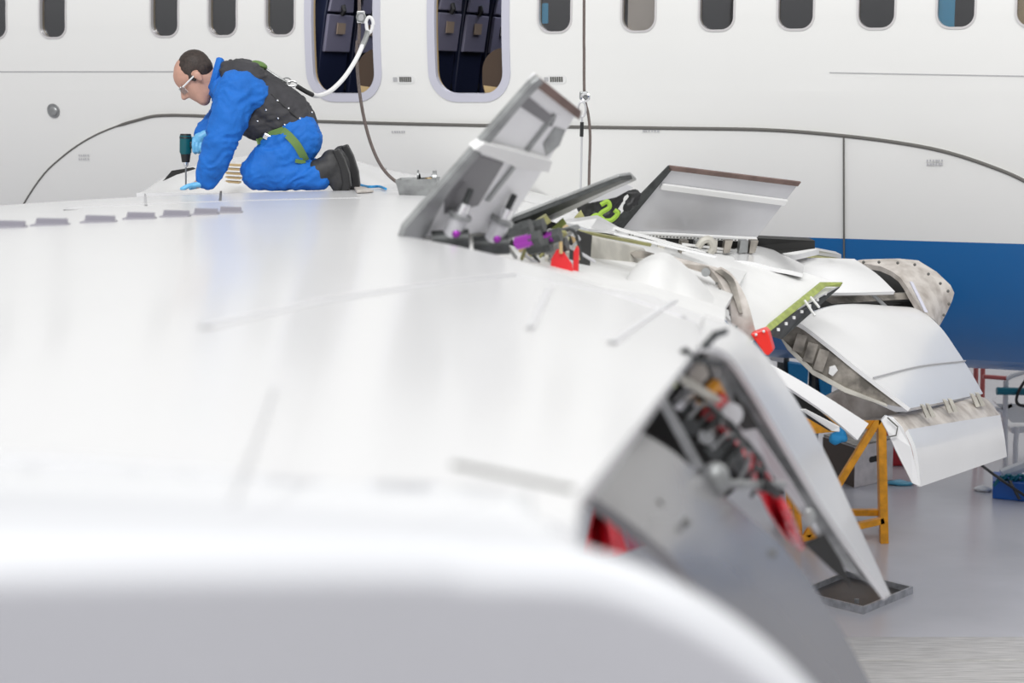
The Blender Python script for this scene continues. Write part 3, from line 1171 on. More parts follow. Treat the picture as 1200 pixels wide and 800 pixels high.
# white dome and panels inboard
sheet('blister_fairing', [[(845, 304, 9.3), (862, 296, 9.4), (880, 292, 9.5), (905, 297, 9.6), (922, 305, 9.6), (940, 314, 9.5)],
                          [(838, 312, 8.8), (860, 310, 8.8), (882, 312, 8.8), (905, 318, 8.8), (922, 321, 8.8), (940, 325, 8.8)]], M['white'], AIR, 0.02)
sheet('inboard_panel', [[(905, 308, 10.2), (950, 306, 10.5), (1000, 307, 10.8)], [(935, 320, 10.0), (985, 318, 10.3), (1025, 324, 10.6)],
                        [(958, 346, 9.9), (1000, 346, 10.1), (1047, 345, 10.4)]], M['white'], AIR, 0.02)
slab('silver_shelf', [(888, 278, 11.0), (900, 282, 11.0), (986, 298, 11.3), (986, 303, 11.3), (895, 290, 11.0)], M['silver'], AIR, 0.2)
slab('shelf_web', [(880, 290, 10.9), (985, 304, 11.2), (988, 308, 11.2), (905, 307, 10.9), (890, 300, 10.9)], M['olive'], AIR, 0.1)
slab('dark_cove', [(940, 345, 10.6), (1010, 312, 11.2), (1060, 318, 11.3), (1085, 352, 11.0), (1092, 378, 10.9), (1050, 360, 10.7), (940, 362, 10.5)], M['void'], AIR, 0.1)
slab('cove_beam', [(960, 348, 10.4), (1070, 343, 10.8), (1075, 350, 10.8), (975, 356, 10.4)], M['grime'], AIR, 0.05)
slab('cove_rod', [(1020, 345, 10.35), (1026, 345, 10.35), (1040, 358, 10.35), (1034, 358, 10.35)], M['dullmetal'], AIR, 0.03)
HX = sheet('edge_fairing', [[(998, 307, 11.0), (1032, 312, 10.9), (1055, 325, 10.8), (1068, 345, 10.7), (1082, 366, 10.6)],
                            [(1010, 304, 11.05), (1045, 305, 11.0), (1070, 318, 10.9), (1088, 345, 10.8), (1094, 374, 10.7)],
                            [(1030, 304, 11.1), (1076, 305, 11.1), (1114, 334, 11.0), (1116, 352, 11.0), (1101, 382, 10.85)]], M['dirty'], AIR, 0.03, sub=1)
for (x, y) in ((1012, 306), (1030, 306), (1052, 307), (1072, 309), (1088, 320), (1102, 331), (1111, 340), (1112, 355), (1106, 368)):
    m_ = MB()
    m_.ball(P(x, y + 1, 10.85), 0.009, 8, 6)
    m_.build('screw', M['inkdark'], HX)
slab('fairing_lip', [(1066, 330, 10.68), (1070, 330, 10.68), (1088, 366, 10.55), (1084, 366, 10.55)], M['frame_lilac'], HX, 0.02)

# big inboard flap
near = [(926, 380, 9.0), (938, 379, 9.0), (968, 401, 9.0), (1005, 431, 9.0), (1040, 458, 9.0), (1067, 478, 9.0)]
mid = [(955, 364, 9.7), (990, 357, 9.8), (1030, 378, 9.8), (1064, 415, 9.8), (1090, 446, 9.8), (1110, 470, 9.8)]
far = [(1030, 359, 10.4), (1072, 361, 10.6), (1100, 381, 10.6), (1122, 411, 10.6), (1139, 438, 10.6), (1152, 461, 10.6)]
FLP = sheet('inboard_flap', [near, mid, far], M['white'], AIR, 0.02)
slab('flap_end_rib', [(918, 384, 9.02), (930, 378, 9.02), (968, 403, 9.02), (1062, 478, 9.02), (1040, 474, 9.02), (992, 455, 9.02), (955, 434, 9.02), (928, 408, 9.02), (914, 394, 9.02)], M['grime'], FLP, 0.04)
for (x, y, x2, y2) in ((940, 392, 934, 412), (953, 402, 946, 424), (966, 410, 958, 434)):
    m_ = MB()
    m_.bar(P(x, y, 8.98), P(x2, y2, 8.98), .012, .05)
    m_.build('rib_stiffener', M['grime'], FLP)
slab('rib_lower_cap', [(914, 394, 8.98), (928, 408, 8.98), (955, 434, 8.98), (992, 455, 8.98), (1040, 474, 8.98), (1040, 477, 8.98), (990, 460, 8.98), (952, 439, 8.98), (924, 411, 8.98)], M['cream'], FLP, 0.05)
slab('rib_patch', [(972, 430, 8.99), (979, 428, 8.99), (982, 434, 8.99), (976, 441, 8.99), (971, 438, 8.99)], M['satin'], FLP, 0.02)


def row_at(rowsets, ti, tj):
    rr = [bez(PL(r), 40) for r in rowsets]
    k = int(ti * (len(rr[0]) - 1))
    c = bez([r[k] for r in rr], 20)
    return c[int(tj * (len(c) - 1))]


FN = ((near, mid, far))
m_ = MB()
q = [row_at(FN, 0.72, k / 20) for k in range(21)]
m_.tube([p + V((0, -.004, .012)) for p in q], 0.004, 6)
m_.build('seam_or_reflection', M['seam'], FLP)
# drooped aft vane
nv = [(1040, 487, 9.0), (1052, 490, 8.98), (1064, 503, 8.95)]
fv = [(1128, 468, 10.4), (1154, 466, 10.4), (1172, 486, 10.35)]
VAN = sheet('flap_vane', [nv, [(1088, 477, 9.7), (1104, 478, 9.7), (1120, 494, 9.65)], fv], M['dirty'], AIR, 0.02)
nv2 = [(1064, 503, 8.95), (1074, 528, 8.95), (1079, 570, 8.98)]
fv2 = [(1172, 486, 10.35), (1177, 510, 10.35), (1180, 535, 10.4)]
sheet('lower_skin', [nv2, [(1120, 494, 9.65), (1127, 520, 9.65), (1131, 552, 9.68)], fv2], M['white'], VAN, 0.02)
slab('vane_end_cap', [(1033, 493, 8.96), (1038, 487, 8.96), (1047, 489, 8.96), (1058, 501, 8.94), (1068, 524, 8.93), (1078, 570, 8.96), (1069, 566, 8.96), (1050, 528, 8.95), (1040, 506, 8.95)], M['white'], VAN, 0.03)
m_ = MB()
m_.tube(PL([(1040, 512, 8.93), (1050, 510, 8.92), (1052, 500, 8.92), (1040, 489, 8.93)]), 0.004, 6)
m_.build('seam_or_reflection', M['inkdark'], VAN)
for (x, y, dd) in ((1080, 475, 9.2), (1086, 474, 9.25), (1106, 469, 9.6), (1112, 468, 9.65), (1138, 462, 10.1), (1144, 461, 10.15)):
    m_ = MB()
    m_.prism(PL([(x, y, dd), (x + 4, y, dd), (x + 11, y + 14, dd), (x + 6, y + 15, dd)]), (0, .04, 0))
    m_.build('vane_bracket', M['cream'], VAN)
slab('flap_track', [(968, 466, 9.6), (988, 456, 9.6), (1030, 477, 9.6), (1060, 488, 9.4), (1035, 492, 9.3), (1005, 492, 9.5), (980, 480, 9.6)], M['dirty'], AIR, 0.06)
# small white strip flap in the gap
sheet('slot_flap', [[(900, 428, 8.0), (940, 450, 8.1), (980, 474, 8.2), (1015, 496, 8.3)], [(900, 442, 7.95), (935, 464, 8.05), (970, 488, 8.15), (1002, 515, 8.25)]], M['white'], AIR, 0.015)
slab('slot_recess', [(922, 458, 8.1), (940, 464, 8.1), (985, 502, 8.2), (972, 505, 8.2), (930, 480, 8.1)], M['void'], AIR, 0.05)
slab('slot_rail', [(938, 480, 8.05), (945, 480, 8.05), (984, 500, 8.15), (984, 506, 8.15), (975, 505, 8.15)], M['satin'], AIR, 0.03)

# ------------------------------------------------------------------ outboard flap (curving down, middle distance) and the cavity under it
nearA = [(818, 404, 3.2), (850, 412, 3.3), (880, 452, 3.5), (920, 518, 3.7), (960, 585, 3.9), (1000, 645, 4.1), (1040, 700, 4.3)]
midA = [(824, 385, 3.6), (866, 398, 3.8), (900, 440, 4.0), (935, 500, 4.2), (972, 570, 4.4), (1006, 632, 4.6), (1042, 698, 4.8)]
farA = [(826, 369, 3.85), (864, 384, 4.1), (898, 418, 4.4), (936, 474, 4.7), (972, 540, 4.9), (1006, 615, 5.1), (1044, 697, 5.3)]
OFL = sheet('outboard_flap', [nearA, midA, farA], M['wing'], AIR, 0.012)
# grey inner face of its near end
slab('flap_end_face', [(826, 412, 3.4), (846, 414, 3.42), (878, 455, 3.55), (918, 520, 3.75), (958, 588, 3.95), (998, 648, 4.15), (1040, 701, 4.35), (1010, 678, 4.2), (975, 655, 4.1), (930, 590, 3.95), (895, 545, 3.8), (868, 505, 3.65), (845, 470, 3.5)], M['dullmetal'], OFL, 0.03)
slab('end_skin', [(860, 468, 3.5), (885, 500, 3.6), (925, 560, 3.75), (955, 610, 3.9), (968, 640, 3.95), (936, 597, 3.88), (900, 549, 3.72), (868, 508, 3.58)], M['silver'], OFL, 0.03)
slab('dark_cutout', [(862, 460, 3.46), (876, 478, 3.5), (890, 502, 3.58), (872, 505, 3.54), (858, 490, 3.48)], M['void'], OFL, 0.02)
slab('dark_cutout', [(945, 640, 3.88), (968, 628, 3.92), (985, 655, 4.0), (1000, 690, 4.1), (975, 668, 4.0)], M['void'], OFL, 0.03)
m_ = MB()
m_.tube(PL([(845, 480, 3.45), (858, 486, 3.4)]), 0.022, 14)
m_.build('hinge_bearing', M['silver'], OFL, smooth=True)
m_ = MB()
m_.ball(P(948, 606, 3.85), (.015, .005, .02))
m_.build('end_boss', M['dullmetal'], OFL, smooth=True)
for (x, y, x2, y2) in ((826, 405, 838, 392), (838, 392, 850, 388), (820, 422, 846, 428)):
    m_ = MB()
    m_.bar(P(x, y, 3.1), P(x2, y2, 3.2), .010, .010)
    m_.build('edge_clip', M['darkmetal'], OFL)

# cavity machinery
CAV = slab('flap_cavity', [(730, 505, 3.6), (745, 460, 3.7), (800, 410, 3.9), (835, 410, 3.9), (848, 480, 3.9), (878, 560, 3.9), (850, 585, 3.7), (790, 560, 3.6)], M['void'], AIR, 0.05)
slab('cavity_spar', [(770, 470, 3.1), (782, 468, 3.1), (826, 548, 3.2), (814, 552, 3.2)], M['dullmetal'], CAV, 0.04)
slab('cavity_spar', [(800, 440, 3.2), (850, 470, 3.4), (846, 478, 3.4), (798, 450, 3.2)], M['cream'], CAV, 0.04)
slab('cavity_bracket', [(808, 440, 3.3), (824, 420, 3.3), (832, 440, 3.3), (818, 455, 3.3)], M['dirty'], CAV, 0.04)
slab('cavity_bracket', [(780, 448, 3.25), (797, 440, 3.25), (792, 456, 3.25)], M['green'], CAV, 0.03)
slab('cavity_bracket', [(796, 415, 3.05), (806, 408, 3.05), (818, 420, 3.1), (810, 432, 3.1)], M['darkmetal'], CAV, 0.03)
for (x, y, r_, m) in ((810, 500, .018, 'darkmetal'), (828, 512, .016, 'dullmetal'), (838, 530, .016, 'darkmetal'), (796, 474, .012, 'silver'), (846, 550, .014, 'darkmetal'), (822, 470, .012, 'orange'), (829, 486, .012, 'redcase'), (803, 472, .008, 'satin')):
    m_ = MB()
    a = P(x, y, 3.35)
    m_.tube([a, a + V((.03, .06, .02)), a + V((.05, .1, -.02))], r_, 10)
    m_.build('cavity_fitting', M[m], CAV, smooth=True)
for k in range(8):
    a = P(790 + 9 * k, 468 + 11 * k + random.uniform(-8, 8), 3.35)
    m_ = MB()
    m_.tube(bez([a, a + V((.03, -.02, .03)), a + V((.07, .02, -.02)), a + V((.05, .05, -.08))], 10), 0.004, 6)
    m_.build('cavity_hose', M[('darkmetal', 'darkmetal', 'dullmetal')[k % 3]], CAV, smooth=True)
# rod under the cavity
ROD = cyl('pushrod', P(828, 567, 3.0), P(918, 568, 3.4), 0.008, M['dullmetal'], AIR)
m_ = MB()
m_.ball(P(838, 562, 3.0), (.025, .02, .03))
m_.build('rod_end', M['dullmetal'], ROD, smooth=True)
for (x, y, x2, y2) in ((890, 548, 894, 572), (896, 572, 912, 576), (898, 565, 912, 580)):
    m_ = MB()
    m_.bar(P(x, y, 3.25), P(x2, y2, 3.3), .012, .012)
    m_.build('rod_clamp', M['black'], ROD)

# grey aileron surface below the cavity
sheet('aileron', [[(738, 498, 2.75), (790, 530, 2.85), (834, 568, 3.0), (870, 599, 3.15), (925, 650, 3.25), (975, 720, 3.3), (1022, 806, 3.35), (1060, 900, 3.4)],
                  [(715, 540, 2.45), (765, 580, 2.5), (820, 620, 2.6), (868, 660, 2.7), (912, 715, 2.8), (955, 780, 2.9), (990, 850, 2.95), (1020, 930, 3.0)],
                  [(686, 576, 2.25), (730, 606, 2.25), (785, 650, 2.25), (830, 705, 2.35), (870, 770, 2.45), (905, 840, 2.5), (935, 910, 2.6), (960, 980, 2.65)]], M['grey_panel'], AIR, -0.015)
for (x, y) in ((804, 612), (772, 590), (905, 648)):
    m_ = MB()
    m_.ball(P(x, y, 2.5), .006, 8, 6)
    m_.build('screw', M['inkdark'], bpy.data.objects['aileron'])


# ------------------------------------------------------------------ red covers, flags and sheet
def thing_slab(name, pts, m, label, cat, dy=0.02, group=None, bevel=0.002):
    m_ = MB()
    m_.prism(PL(pts), (0, dy, 0))
    o = m_.build(name, M[m], None, bevel=bevel)
    return tag(o, label, cat, group)


def flag(pts, label):
    m_ = MB()
    m_.prism(PL(pts), (0.004, .012, 0))
    o = m_.build('warning_flag', M['red'], None, bevel=0.002)
    tag(o, label, 'flag', 'red flags in the open spoiler bay')


t = empty('warning_flag', P(657, 318, 6.2), 'broad red warning flag with an eyelet hanging in the open spoiler bay', 'flag', 'red flags in the open spoiler bay')
m_ = MB()
m_.prism(PL([(644, 322), (646, 304), (652, 293), (657, 291), (662, 297), (671, 310), (672, 325)], 6.2), (0, .012, 0))
m_.build('flag_cloth', M['red'], t, bevel=0.002)
m_ = MB()
m_.tube(PL([(657, 282), (657.5, 297)], 6.19), .006, 8)
m_.build('eyelet', M['tan'], t)
t = empty('warning_flag', P(674, 322, 6.3), 'narrow red warning streamer seen edge-on, right of the broad red flag', 'flag', 'red flags in the open spoiler bay')
m_ = MB()
m_.prism(PL([(671, 324), (672, 295), (676, 288), (678, 292), (677, 324)], 6.3), (0.004, .02, 0))
m_.build('flag_cloth', M['red'], t, bevel=0.002)
t = empty('protective_cover', P(893, 415, 7.4), 'bright red protective cover tied on the end of the soiled flap track seal', 'cover')
m_ = MB()
m_.prism(PL([(879, 391), (896, 385), (900, 389), (906, 411), (900, 417), (896, 415)], 7.4), (0.02, .08, 0))
m_.build('cover_body', M['redcover'], t, bevel=0.006)
for (x, y) in ((886, 392), (895, 388)):
    m_ = MB()
    m_.ball(P(x, y, 7.39), .006, 8, 6)
    m_.build('eyelet', M['satin'], t)

mb = MB()
rows = []
lft = [(838, 500), (852, 516), (874, 545), (888, 575), (903, 605), (920, 630), (938, 645)]
rgt = [(846, 500), (868, 518), (893, 545), (912, 572), (926, 602), (936, 626), (943, 642)]
for k, (a, b) in enumerate(zip(lft, rgt)):
    row = []
    for j in range(9):
        u = j / 8
        row.append(P(a[0] + (b[0] - a[0]) * u, a[1] + (b[1] - a[1]) * u, 3.36 + 0.08 * math.sin(7 * u + 1.3 * k) * (0.3 + 0.2 * (k % 3)) + 0.07 * k))
    rows.append(row)
rows = [list(r) for r in zip(*[bez(c, 24) for c in zip(*rows)])]
mb.loft(rows, th=0.004)
tag(mb.build('plastic_sheet', M['redsheet'], None, smooth=True), 'crumpled glossy red plastic streamer hanging down below the flap cavity', 'plastic sheet')
mb = MB()
rows = []
for k in range(8):
    t_ = k / 7
    rows.append([P(700 - 16 * t_ + 78 * u * (0.15 + 0.85 * t_), 572 + 75 * t_ + 6 * math.sin(5 * u) * t_, 3.9 + .1 * math.sin(8 * u)) for u in [j / 8 for j in range(9)]])
mb.loft(rows, th=0.006)
tag(mb.build('plastic_cover', M['redsheet'], None, smooth=True), 'dark red pointed plastic cover peeking out under the notch of the blurred wing edge', 'plastic sheet')

# ------------------------------------------------------------------ person
PD = 10.0
K = PD / F_PX


def Q(px, py, w_=0.0):
    return P(px, py, PD - w_)


PER = empty('person', Q(330, 224, 0), 'kneeling person in blue coverall and charcoal vest, bent over a drill on the wing', 'person')


def blob(name, caps, m, parent=None, voxel=0.010, it=6, disp=0.0, dscale=0.08, fold=0.0):
    """one continuous surface grown from tapering limbs: (point, radius px[, (sx,sy,sz)]) chains"""
    m_ = MB()
    for ch in caps:
        if len(ch) == 1:
            (p, r) = ch[0][:2]
            sc = ch[0][2] if len(ch[0]) > 2 else (1, 1, 1)
            m_.ball(p, (r * K * sc[0], r * K * sc[1], r * K * sc[2]))
            continue
        for (a, b) in zip(ch, ch[1:]):
            L = (b[0] - a[0]).length
            n = max(2, int(L / (min(a[1], b[1]) * K * 0.3)) + 1)
            for i in range(n + 1):
                t_ = i / n
                r = (a[1] + (b[1] - a[1]) * t_) * K
                sa = a[2] if len(a) > 2 else (1, 1, 1)
                sb = b[2] if len(b) > 2 else (1, 1, 1)
                sc = [sa[q] + (sb[q] - sa[q]) * t_ for q in range(3)]
                m_.ball(a[0].lerp(b[0], t_), (r * sc[0], r * sc[1], r * sc[2]), 14, 9)
    me = bpy.data.meshes.new(name)
    me.from_pydata([tuple(v) for v in m_.v], [], m_.f)
    me.materials.append(M[m])
    o = link(name, me, parent)
    bake(o, voxel, 1, it, disp, dscale)
    if fold:
        # long soft creases running slantwise over the cloth
        me = o.data
        new = []
        for v in me.vertices:
            p = v.co
            u, q = (p.x * .85 + p.z * .53), (p.z * .85 - p.x * .53)
            k = NZ.noise(V((u * 7, p.y * 7, q * 7)))
            a = 1 - abs(NZ.noise(V((u * 8 + k, p.y * 9 + 3, q * 24 + k * 2)))) * 2.2
            b = 1 - abs(NZ.noise(V((u * 20 + 5, p.y * 12, q * 9 + k * 2)))) * 2.2
            new.append(v.co + v.normal * fold * (0.65 * a + 0.35 * b - 0.45))
        for v, c_ in zip(me.vertices, new):
            v.co = c_
    return o


# head frame
HC = (226.5, 87.5)
fx, fy = -0.74, 0.67        # forward, in pixel directions (left and down)
ux, uy = -0.67, -0.74       # up of the head


def Hd(f, u, s=0.0):
    """head space in px: forward, up, side (towards camera)"""
    return Q(HC[0] + fx * f + ux * u, HC[1] + fy * f + uy * u, s * K + 0.02)


NEAR, FAR = 0.17, -0.17      # shoulders
body_caps = [
    [(Hd(0, 4), 20.5, (1.0, .80, 1.0))], [(Hd(-5, 5), 19.5, (1, .80, 1))], [(Hd(5, 3), 18, (1, .78, 1))],
    [(Hd(7, -8), 14.5, (1, .9, 1)), (Hd(8, -22), 11.5, (1, .95, 1)), (Hd(10, -30), 7.5, (1, 1.3, 1))],
    [(Hd(-1, -12), 14, (1, .9, 1)), (Hd(1, -24), 10, (1, 1.1, 1))],
    [(Hd(18.5, -1), 2.8), (Hd(26, -12.5), 3.4)], [(Hd(22, -14.5), 2.4, (1, 2.2, 1))],
    [(Hd(16, 0.5, 7), 3.4), (Hd(16, 0.5, -7), 3.4)],
    [(Hd(18.5, -19.5, 3), 2.6), (Hd(18.5, -19.5, -3), 2.6)], [(Hd(17.2, -23, 3), 2.6), (Hd(17.2, -23, -3), 2.6)],
    [(Hd(-3, -3, 17.5), 5.0, (1, .4, 1.0)), (Hd(-3, -10, 17), 3.2, (1, .4, 1))],
    [(Hd(-3, -4, -17), 4.2, (1, .35, 1.0)), (Hd(-3.5, -9, -16.5), 2.8, (1, .4, 1))],
    [(Hd(-6, -8), 13), (Q(256, 96), 13.5), (Q(272, 104), 20)],
    [(Q(278, 103), 24, (1, 1.2, 1)), (Q(310, 122), 27, (1, 1.2, 1)), (Q(344, 160), 25, (1, 1.3, 1))],
    [(Q(277, 107, NEAR), 14), (Q(265, 158, NEAR + .03), 10), (Q(243, 208, NEAR + .02), 7.5), (Q(232, 216, NEAR + .02), 6, (1, 1.3, .8))],
    [(Q(277, 107, FAR), 14), (Q(262, 140, FAR - .05), 10), (Q(240, 158, FAR + .08), 7.5), (Q(233, 163, FAR + .10), 6)],
    [(Q(346, 166, .10), 20), (Q(303, 200, .13), 15), (Q(330, 208, .12), 12.5), (Q(378, 206, .10), 9.5)],
    [(Q(346, 166, -.10), 20), (Q(306, 197, -.14), 15), (Q(335, 204, -.14), 12.5), (Q(388, 202, -.12), 9.5)],
]
blob('body', body_caps, 'skin', PER, 0.007, 3)

hair_caps = [
    [(Hd(-7.5, 6.5), 19.6, (1, .86, 1))], [(Hd(-10, 1), 16.5, (1, .95, 1))], [(Hd(-2, 5.5), 18.5, (1, .92, 1))],
    [(Hd(-11, -6), 12, (1, 1.05, 1))], [(Hd(3.5, -1, 14.5), 4, (1, .5, 1)), (Hd(2.5, -6, 15.5), 2.2, (1, .5, 1))],
    [(Hd(3.5, -1, -14.5), 4, (1, .5, 1)), (Hd(2.5, -6, -15.5), 2.2, (1, .5, 1))],
]
blob('hair', hair_caps, 'hair', PER, 0.006, 2)
for s_ in (1, -1):
    m_ = MB()
    m_.bar(Hd(19.0, 0.6, 3.5 * s_), Hd(17.4, 1.0, 10 * s_), .006, .006)
    m_.build('eyebrow', M['hair'], PER)
# clear safety glasses
m_ = MB()
for s_ in (1, -1):
    m_.tube([Hd(19, -2.5, 15.5 * s_), Hd(-2, -1.5, 17.5 * s_)], .0045, 6)
m_.tube([Hd(21, -1, 15 * s_) for s_ in (1, 0.5, 0, -.5, -1)], .004, 6)
GL = m_.build('safety_glasses', M['satin'], PER)
m_ = MB()
rows = []
for u in (-1, -7, -11):
    rows.append([Hd(23.5 - 6.5 * (abs(s_) ** 2) + (0.2 if u == -1 else .8), u, 15.5 * s_) for s_ in (-1, -.75, -.5, -.25, 0, .25, .5, .75, 1)])
m_.loft(rows, th=0.003)
m_.build('lens', M['clear'], GL, smooth=True)

cov_caps = [
    [(Q(270, 104), 25, (1, 1.35, 1)), (Q(310, 126), 28, (1, 1.3, 1)), (Q(346, 158), 29, (1, 1.3, 1))],
    [(Q(258, 93), 15), (Q(270, 103), 22)],
    [(Q(297, 110, NEAR - .03), 20), (Q(280, 106, NEAR), 24)],
    [(Q(277, 108, NEAR), 25), (Q(270, 135, NEAR + .03), 22.5), (Q(258, 168, NEAR + .05), 19), (Q(250, 190, NEAR + .04), 17.5), (Q(243, 208, NEAR + .02), 13.5)],
    [(Q(277, 108, FAR), 24), (Q(262, 138, FAR - .05), 18), (Q(245, 152, FAR + .08), 14), (Q(239, 157, FAR + .10), 11.5)],
    [(Q(348, 162, .09), 29, (1, .9, 1)), (Q(326, 184, .12), 27, (1, .8, 1)), (Q(302, 201, .14), 20.5)],
    [(Q(302, 203, .14), 19.5), (Q(340, 205, .13), 17.5), (Q(374, 206, .11), 15.5)],
    [(Q(348, 162, -.09), 29, (1, .9, 1)), (Q(328, 182, -.12), 26, (1, .8, 1)), (Q(306, 198, -.15), 20.5)],
    [(Q(306, 201, -.15), 19.5), (Q(345, 202, -.15), 17.5), (Q(386, 202, -.13), 15)],
]
COV = blob('coverall', cov_caps, 'blueover', PER, 0.008, 4, 0.012, 0.09, 0.013)
m_ = MB()
m_.tube(bez([Q(258, 70, .06), Q(254, 84, .10), Q(250, 99, .07), Q(249, 100, -.05), Q(254, 85, -.12), Q(258, 71, -.06)], 24), 0.022, 8)
m_.build('collar', M['blueover'], COV, smooth=True)

vest_caps = [
    [(Q(283, 97), 28, (1, 1.28, 1)), (Q(300, 111), 31.5, (1, 1.3, 1)), (Q(318, 126), 34, (1, 1.3, 1)), (Q(334, 138), 33, (1, 1.3, 1)), (Q(343, 146), 29, (1, 1.4, 1))],
    [(Q(270, 84, .08), 14), (Q(292, 95, .10), 22)], [(Q(270, 84, -.08), 14), (Q(292, 95, -.10), 22)],
    [(Q(300, 140, .02), 23, (1, 1.6, 1)), (Q(318, 150), 19, (1, 2.0, 1))],
]
VEST = blob('vest', vest_caps, 'vest', PER, 0.008, 4, 0.008, 0.09, 0.009)
def toward(px, py):      # a point on the near side of the vest
    return Q(px, py, 0.0)
bpy.context.view_layer.update()
dgr = bpy.context.evaluated_depsgraph_get()


def hit(px, py, obs, lift=0.004):
    best = None
    for ob in obs:
        mw = Matrix.Translation(ORG[ob.name])
        ok, loc, nrm, _ = ob.ray_cast(CAM - ORG[ob.name], ray(px, py).normalized())
        if ok:
            p = loc + ORG[ob.name]
            if best is None or (p - CAM).length < best[0]:
                best = ((p - CAM).length, p, nrm)
    if best is None:
        return Q(px, py, .2)
    return best[1] + best[2] * lift


for (x, y) in ((325, 118), (338, 127), (351, 139), (312, 129), (302, 142), (326, 138), (334, 146), (365, 132)):
    m_ = MB()
    m_.ball(hit(x, y, [VEST], .003), .006, 10, 6)
    m_.build('snap_button', M['chrome'], VEST)
m_ = MB()
m_.tube([hit(x, y, [VEST], .001) for x, y in ((318, 110), (328, 120), (340, 131), (352, 142))], 0.004, 6)
m_.build('pocket_seam', M['black'], VEST)


def webbing(pts, obs, wd, name, m, parent, lift=.006):
    q = []
    for a, b in zip(pts, pts[1:]):
        for k in range(6):
            q.append(hit(a[0] + (b[0] - a[0]) * k / 6, a[1] + (b[1] - a[1]) * k / 6, obs, lift))
    q.append(hit(*pts[-1], obs, lift))
    for _ in range(8):
        q = [q[0]] + [(q[i - 1] + q[i] * 2 + q[i + 1]) / 4 for i in range(1, len(q) - 1)] + [q[-1]]
    m_ = MB()
    rows = []
    for i, c in enumerate(q):
        t_ = (q[min(i + 1, len(q) - 1)] - q[max(i - 1, 0)]).normalized()
        v = (CAM - c).normalized()
        n = t_.cross(v).normalized() * wd / 2
        rows.append([c - n, c + n])
    m_.loft(rows, th=0.005)
    return m_.build(name, M[m], parent, smooth=True)


HAR = webbing([(331, 153), (340, 160), (348, 170), (354, 181), (357, 188)], [COV, VEST], .042, 'leg_strap', 'strap', PER)
webbing([(357, 188), (353, 189), (346, 188)], [COV], .02, 'strap_tail', 'strap', HAR, .006)
webbing([(302, 166), (312, 160), (324, 155), (333, 152)], [COV, VEST], .03, 'belt_strap', 'strap', HAR, .008)
m_ = MB()
m_.box(hit(314, 159, [COV, VEST], .014), (.05, .012, .03), Matrix.Rotation(.45, 3, 'Y'))
m_.build('buckle', M['chrome'], HAR, bevel=.004)
m_ = MB()
m_.ball(Q(304, 76, 0.0), (.045, .06, .02), R=Matrix.Rotation(.35, 3, 'Y'))
m_.build('back_pad', M['strap'], PER, smooth=True)
m_ = MB()
m_.tube(bez([Q(308, 78, .0), Q(322, 88, .02), Q(336, 96, .02)], 10), .006, 8)
m_.tube([Q(336 + 5 * math.cos(a), 95 + 4 * math.sin(a), .02) for a in [k * PI / 6 for k in range(13)]], .004, 6)
m_.build('back_ring', M['dullmetal'], PER, smooth=True)

# boots: toes on the wing, soles facing aft
for (dx, dy, w_) in ((0, 0, .11), (13, -5, -.13)):
    cps = [[(Q(374 + dx, 202, w_), 16), (Q(386 + dx, 196 + dy, w_), 15)],
           [(Q(388 + dx, 187 + dy, w_), 12, (1, .9, 1)), (Q(392 + dx, 200 + dy * .5, w_), 13, (1, .85, 1)), (Q(397 + dx * .8, 216, w_), 10, (1, 1, 1))]]
    bt = blob('boot', cps, 'boot', PER, 0.008, 4)
    m_ = MB()
    side = [(389, 176), (396, 174), (403, 186), (409, 203), (411, 218), (407, 226), (399, 226), (401, 214), (398, 199), (393, 186)]
    m_.prism([Q(x + dx * .8, min(y + dy * (1 - (y - 174) / 52), 226), w_ + .042) for x, y in side], (0, .084, 0))
    m_.build('sole', M['black'], bt, bevel=.008)

# gloves with separate fingers
def glove(name, palm, fingers, parent):
    caps = [palm] + fingers
    return blob(name, caps, 'glove', parent, 0.0035, 2)


W0 = NEAR + .02
fing = []
for k, (ln, off) in enumerate(((11.5, .035), (13.5, .013), (12.5, -.009), (9.5, -.03))):
    fing.append([(Q(226, 216.5, W0 + off * .9), 2.6), (Q(226 - ln * .45, 217.5, W0 + off * 1.3), 2.3), (Q(226 - ln, 221, W0 + off * 1.6), 1.9)])
fing.append([(Q(234, 217.5, W0 - .03), 2.8), (Q(229, 219, W0 - .065), 2.5), (Q(223, 220.5, W0 - .085), 2.1)])
glove('glove', [(Q(241, 212, W0), 6.5, (1, 1.3, .9)), (Q(234, 215.5, W0), 5.8, (1, 1.7, .75)), (Q(227, 217, W0), 4.6, (1, 2.1, .7))], fing, PER)
W1 = FAR + .12
fing = []
for k, z_ in enumerate((0, 5, 10, 14.5)):
    # fingers wrap round the drill grip
    fing.append([(Q(227.5 + z_ * .85, 164 + .4 * z_, W1 + .02), 2.7), (Q(226.8 + z_ * .85, 170 + .35 * z_, W1 + .036), 2.4), (Q(227.5 + z_ * .85, 177 - .1 * z_, W1 + .03), 2.3), (Q(229 + z_ * .8, 179 - .1 * z_, W1 + .008), 2.0)])
fing.append([(Q(232, 161, W1 - .02), 3), (Q(225, 163, W1 - .03), 2.6), (Q(222, 170, W1 - .03), 2.2)])
glove('glove', [(Q(241, 157, W1), 7), (Q(235, 161, W1), 7.5, (1, 1.2, 1)), (Q(232, 165, W1 + .005), 6.5, (1, 1.1, 1))], fing, PER)

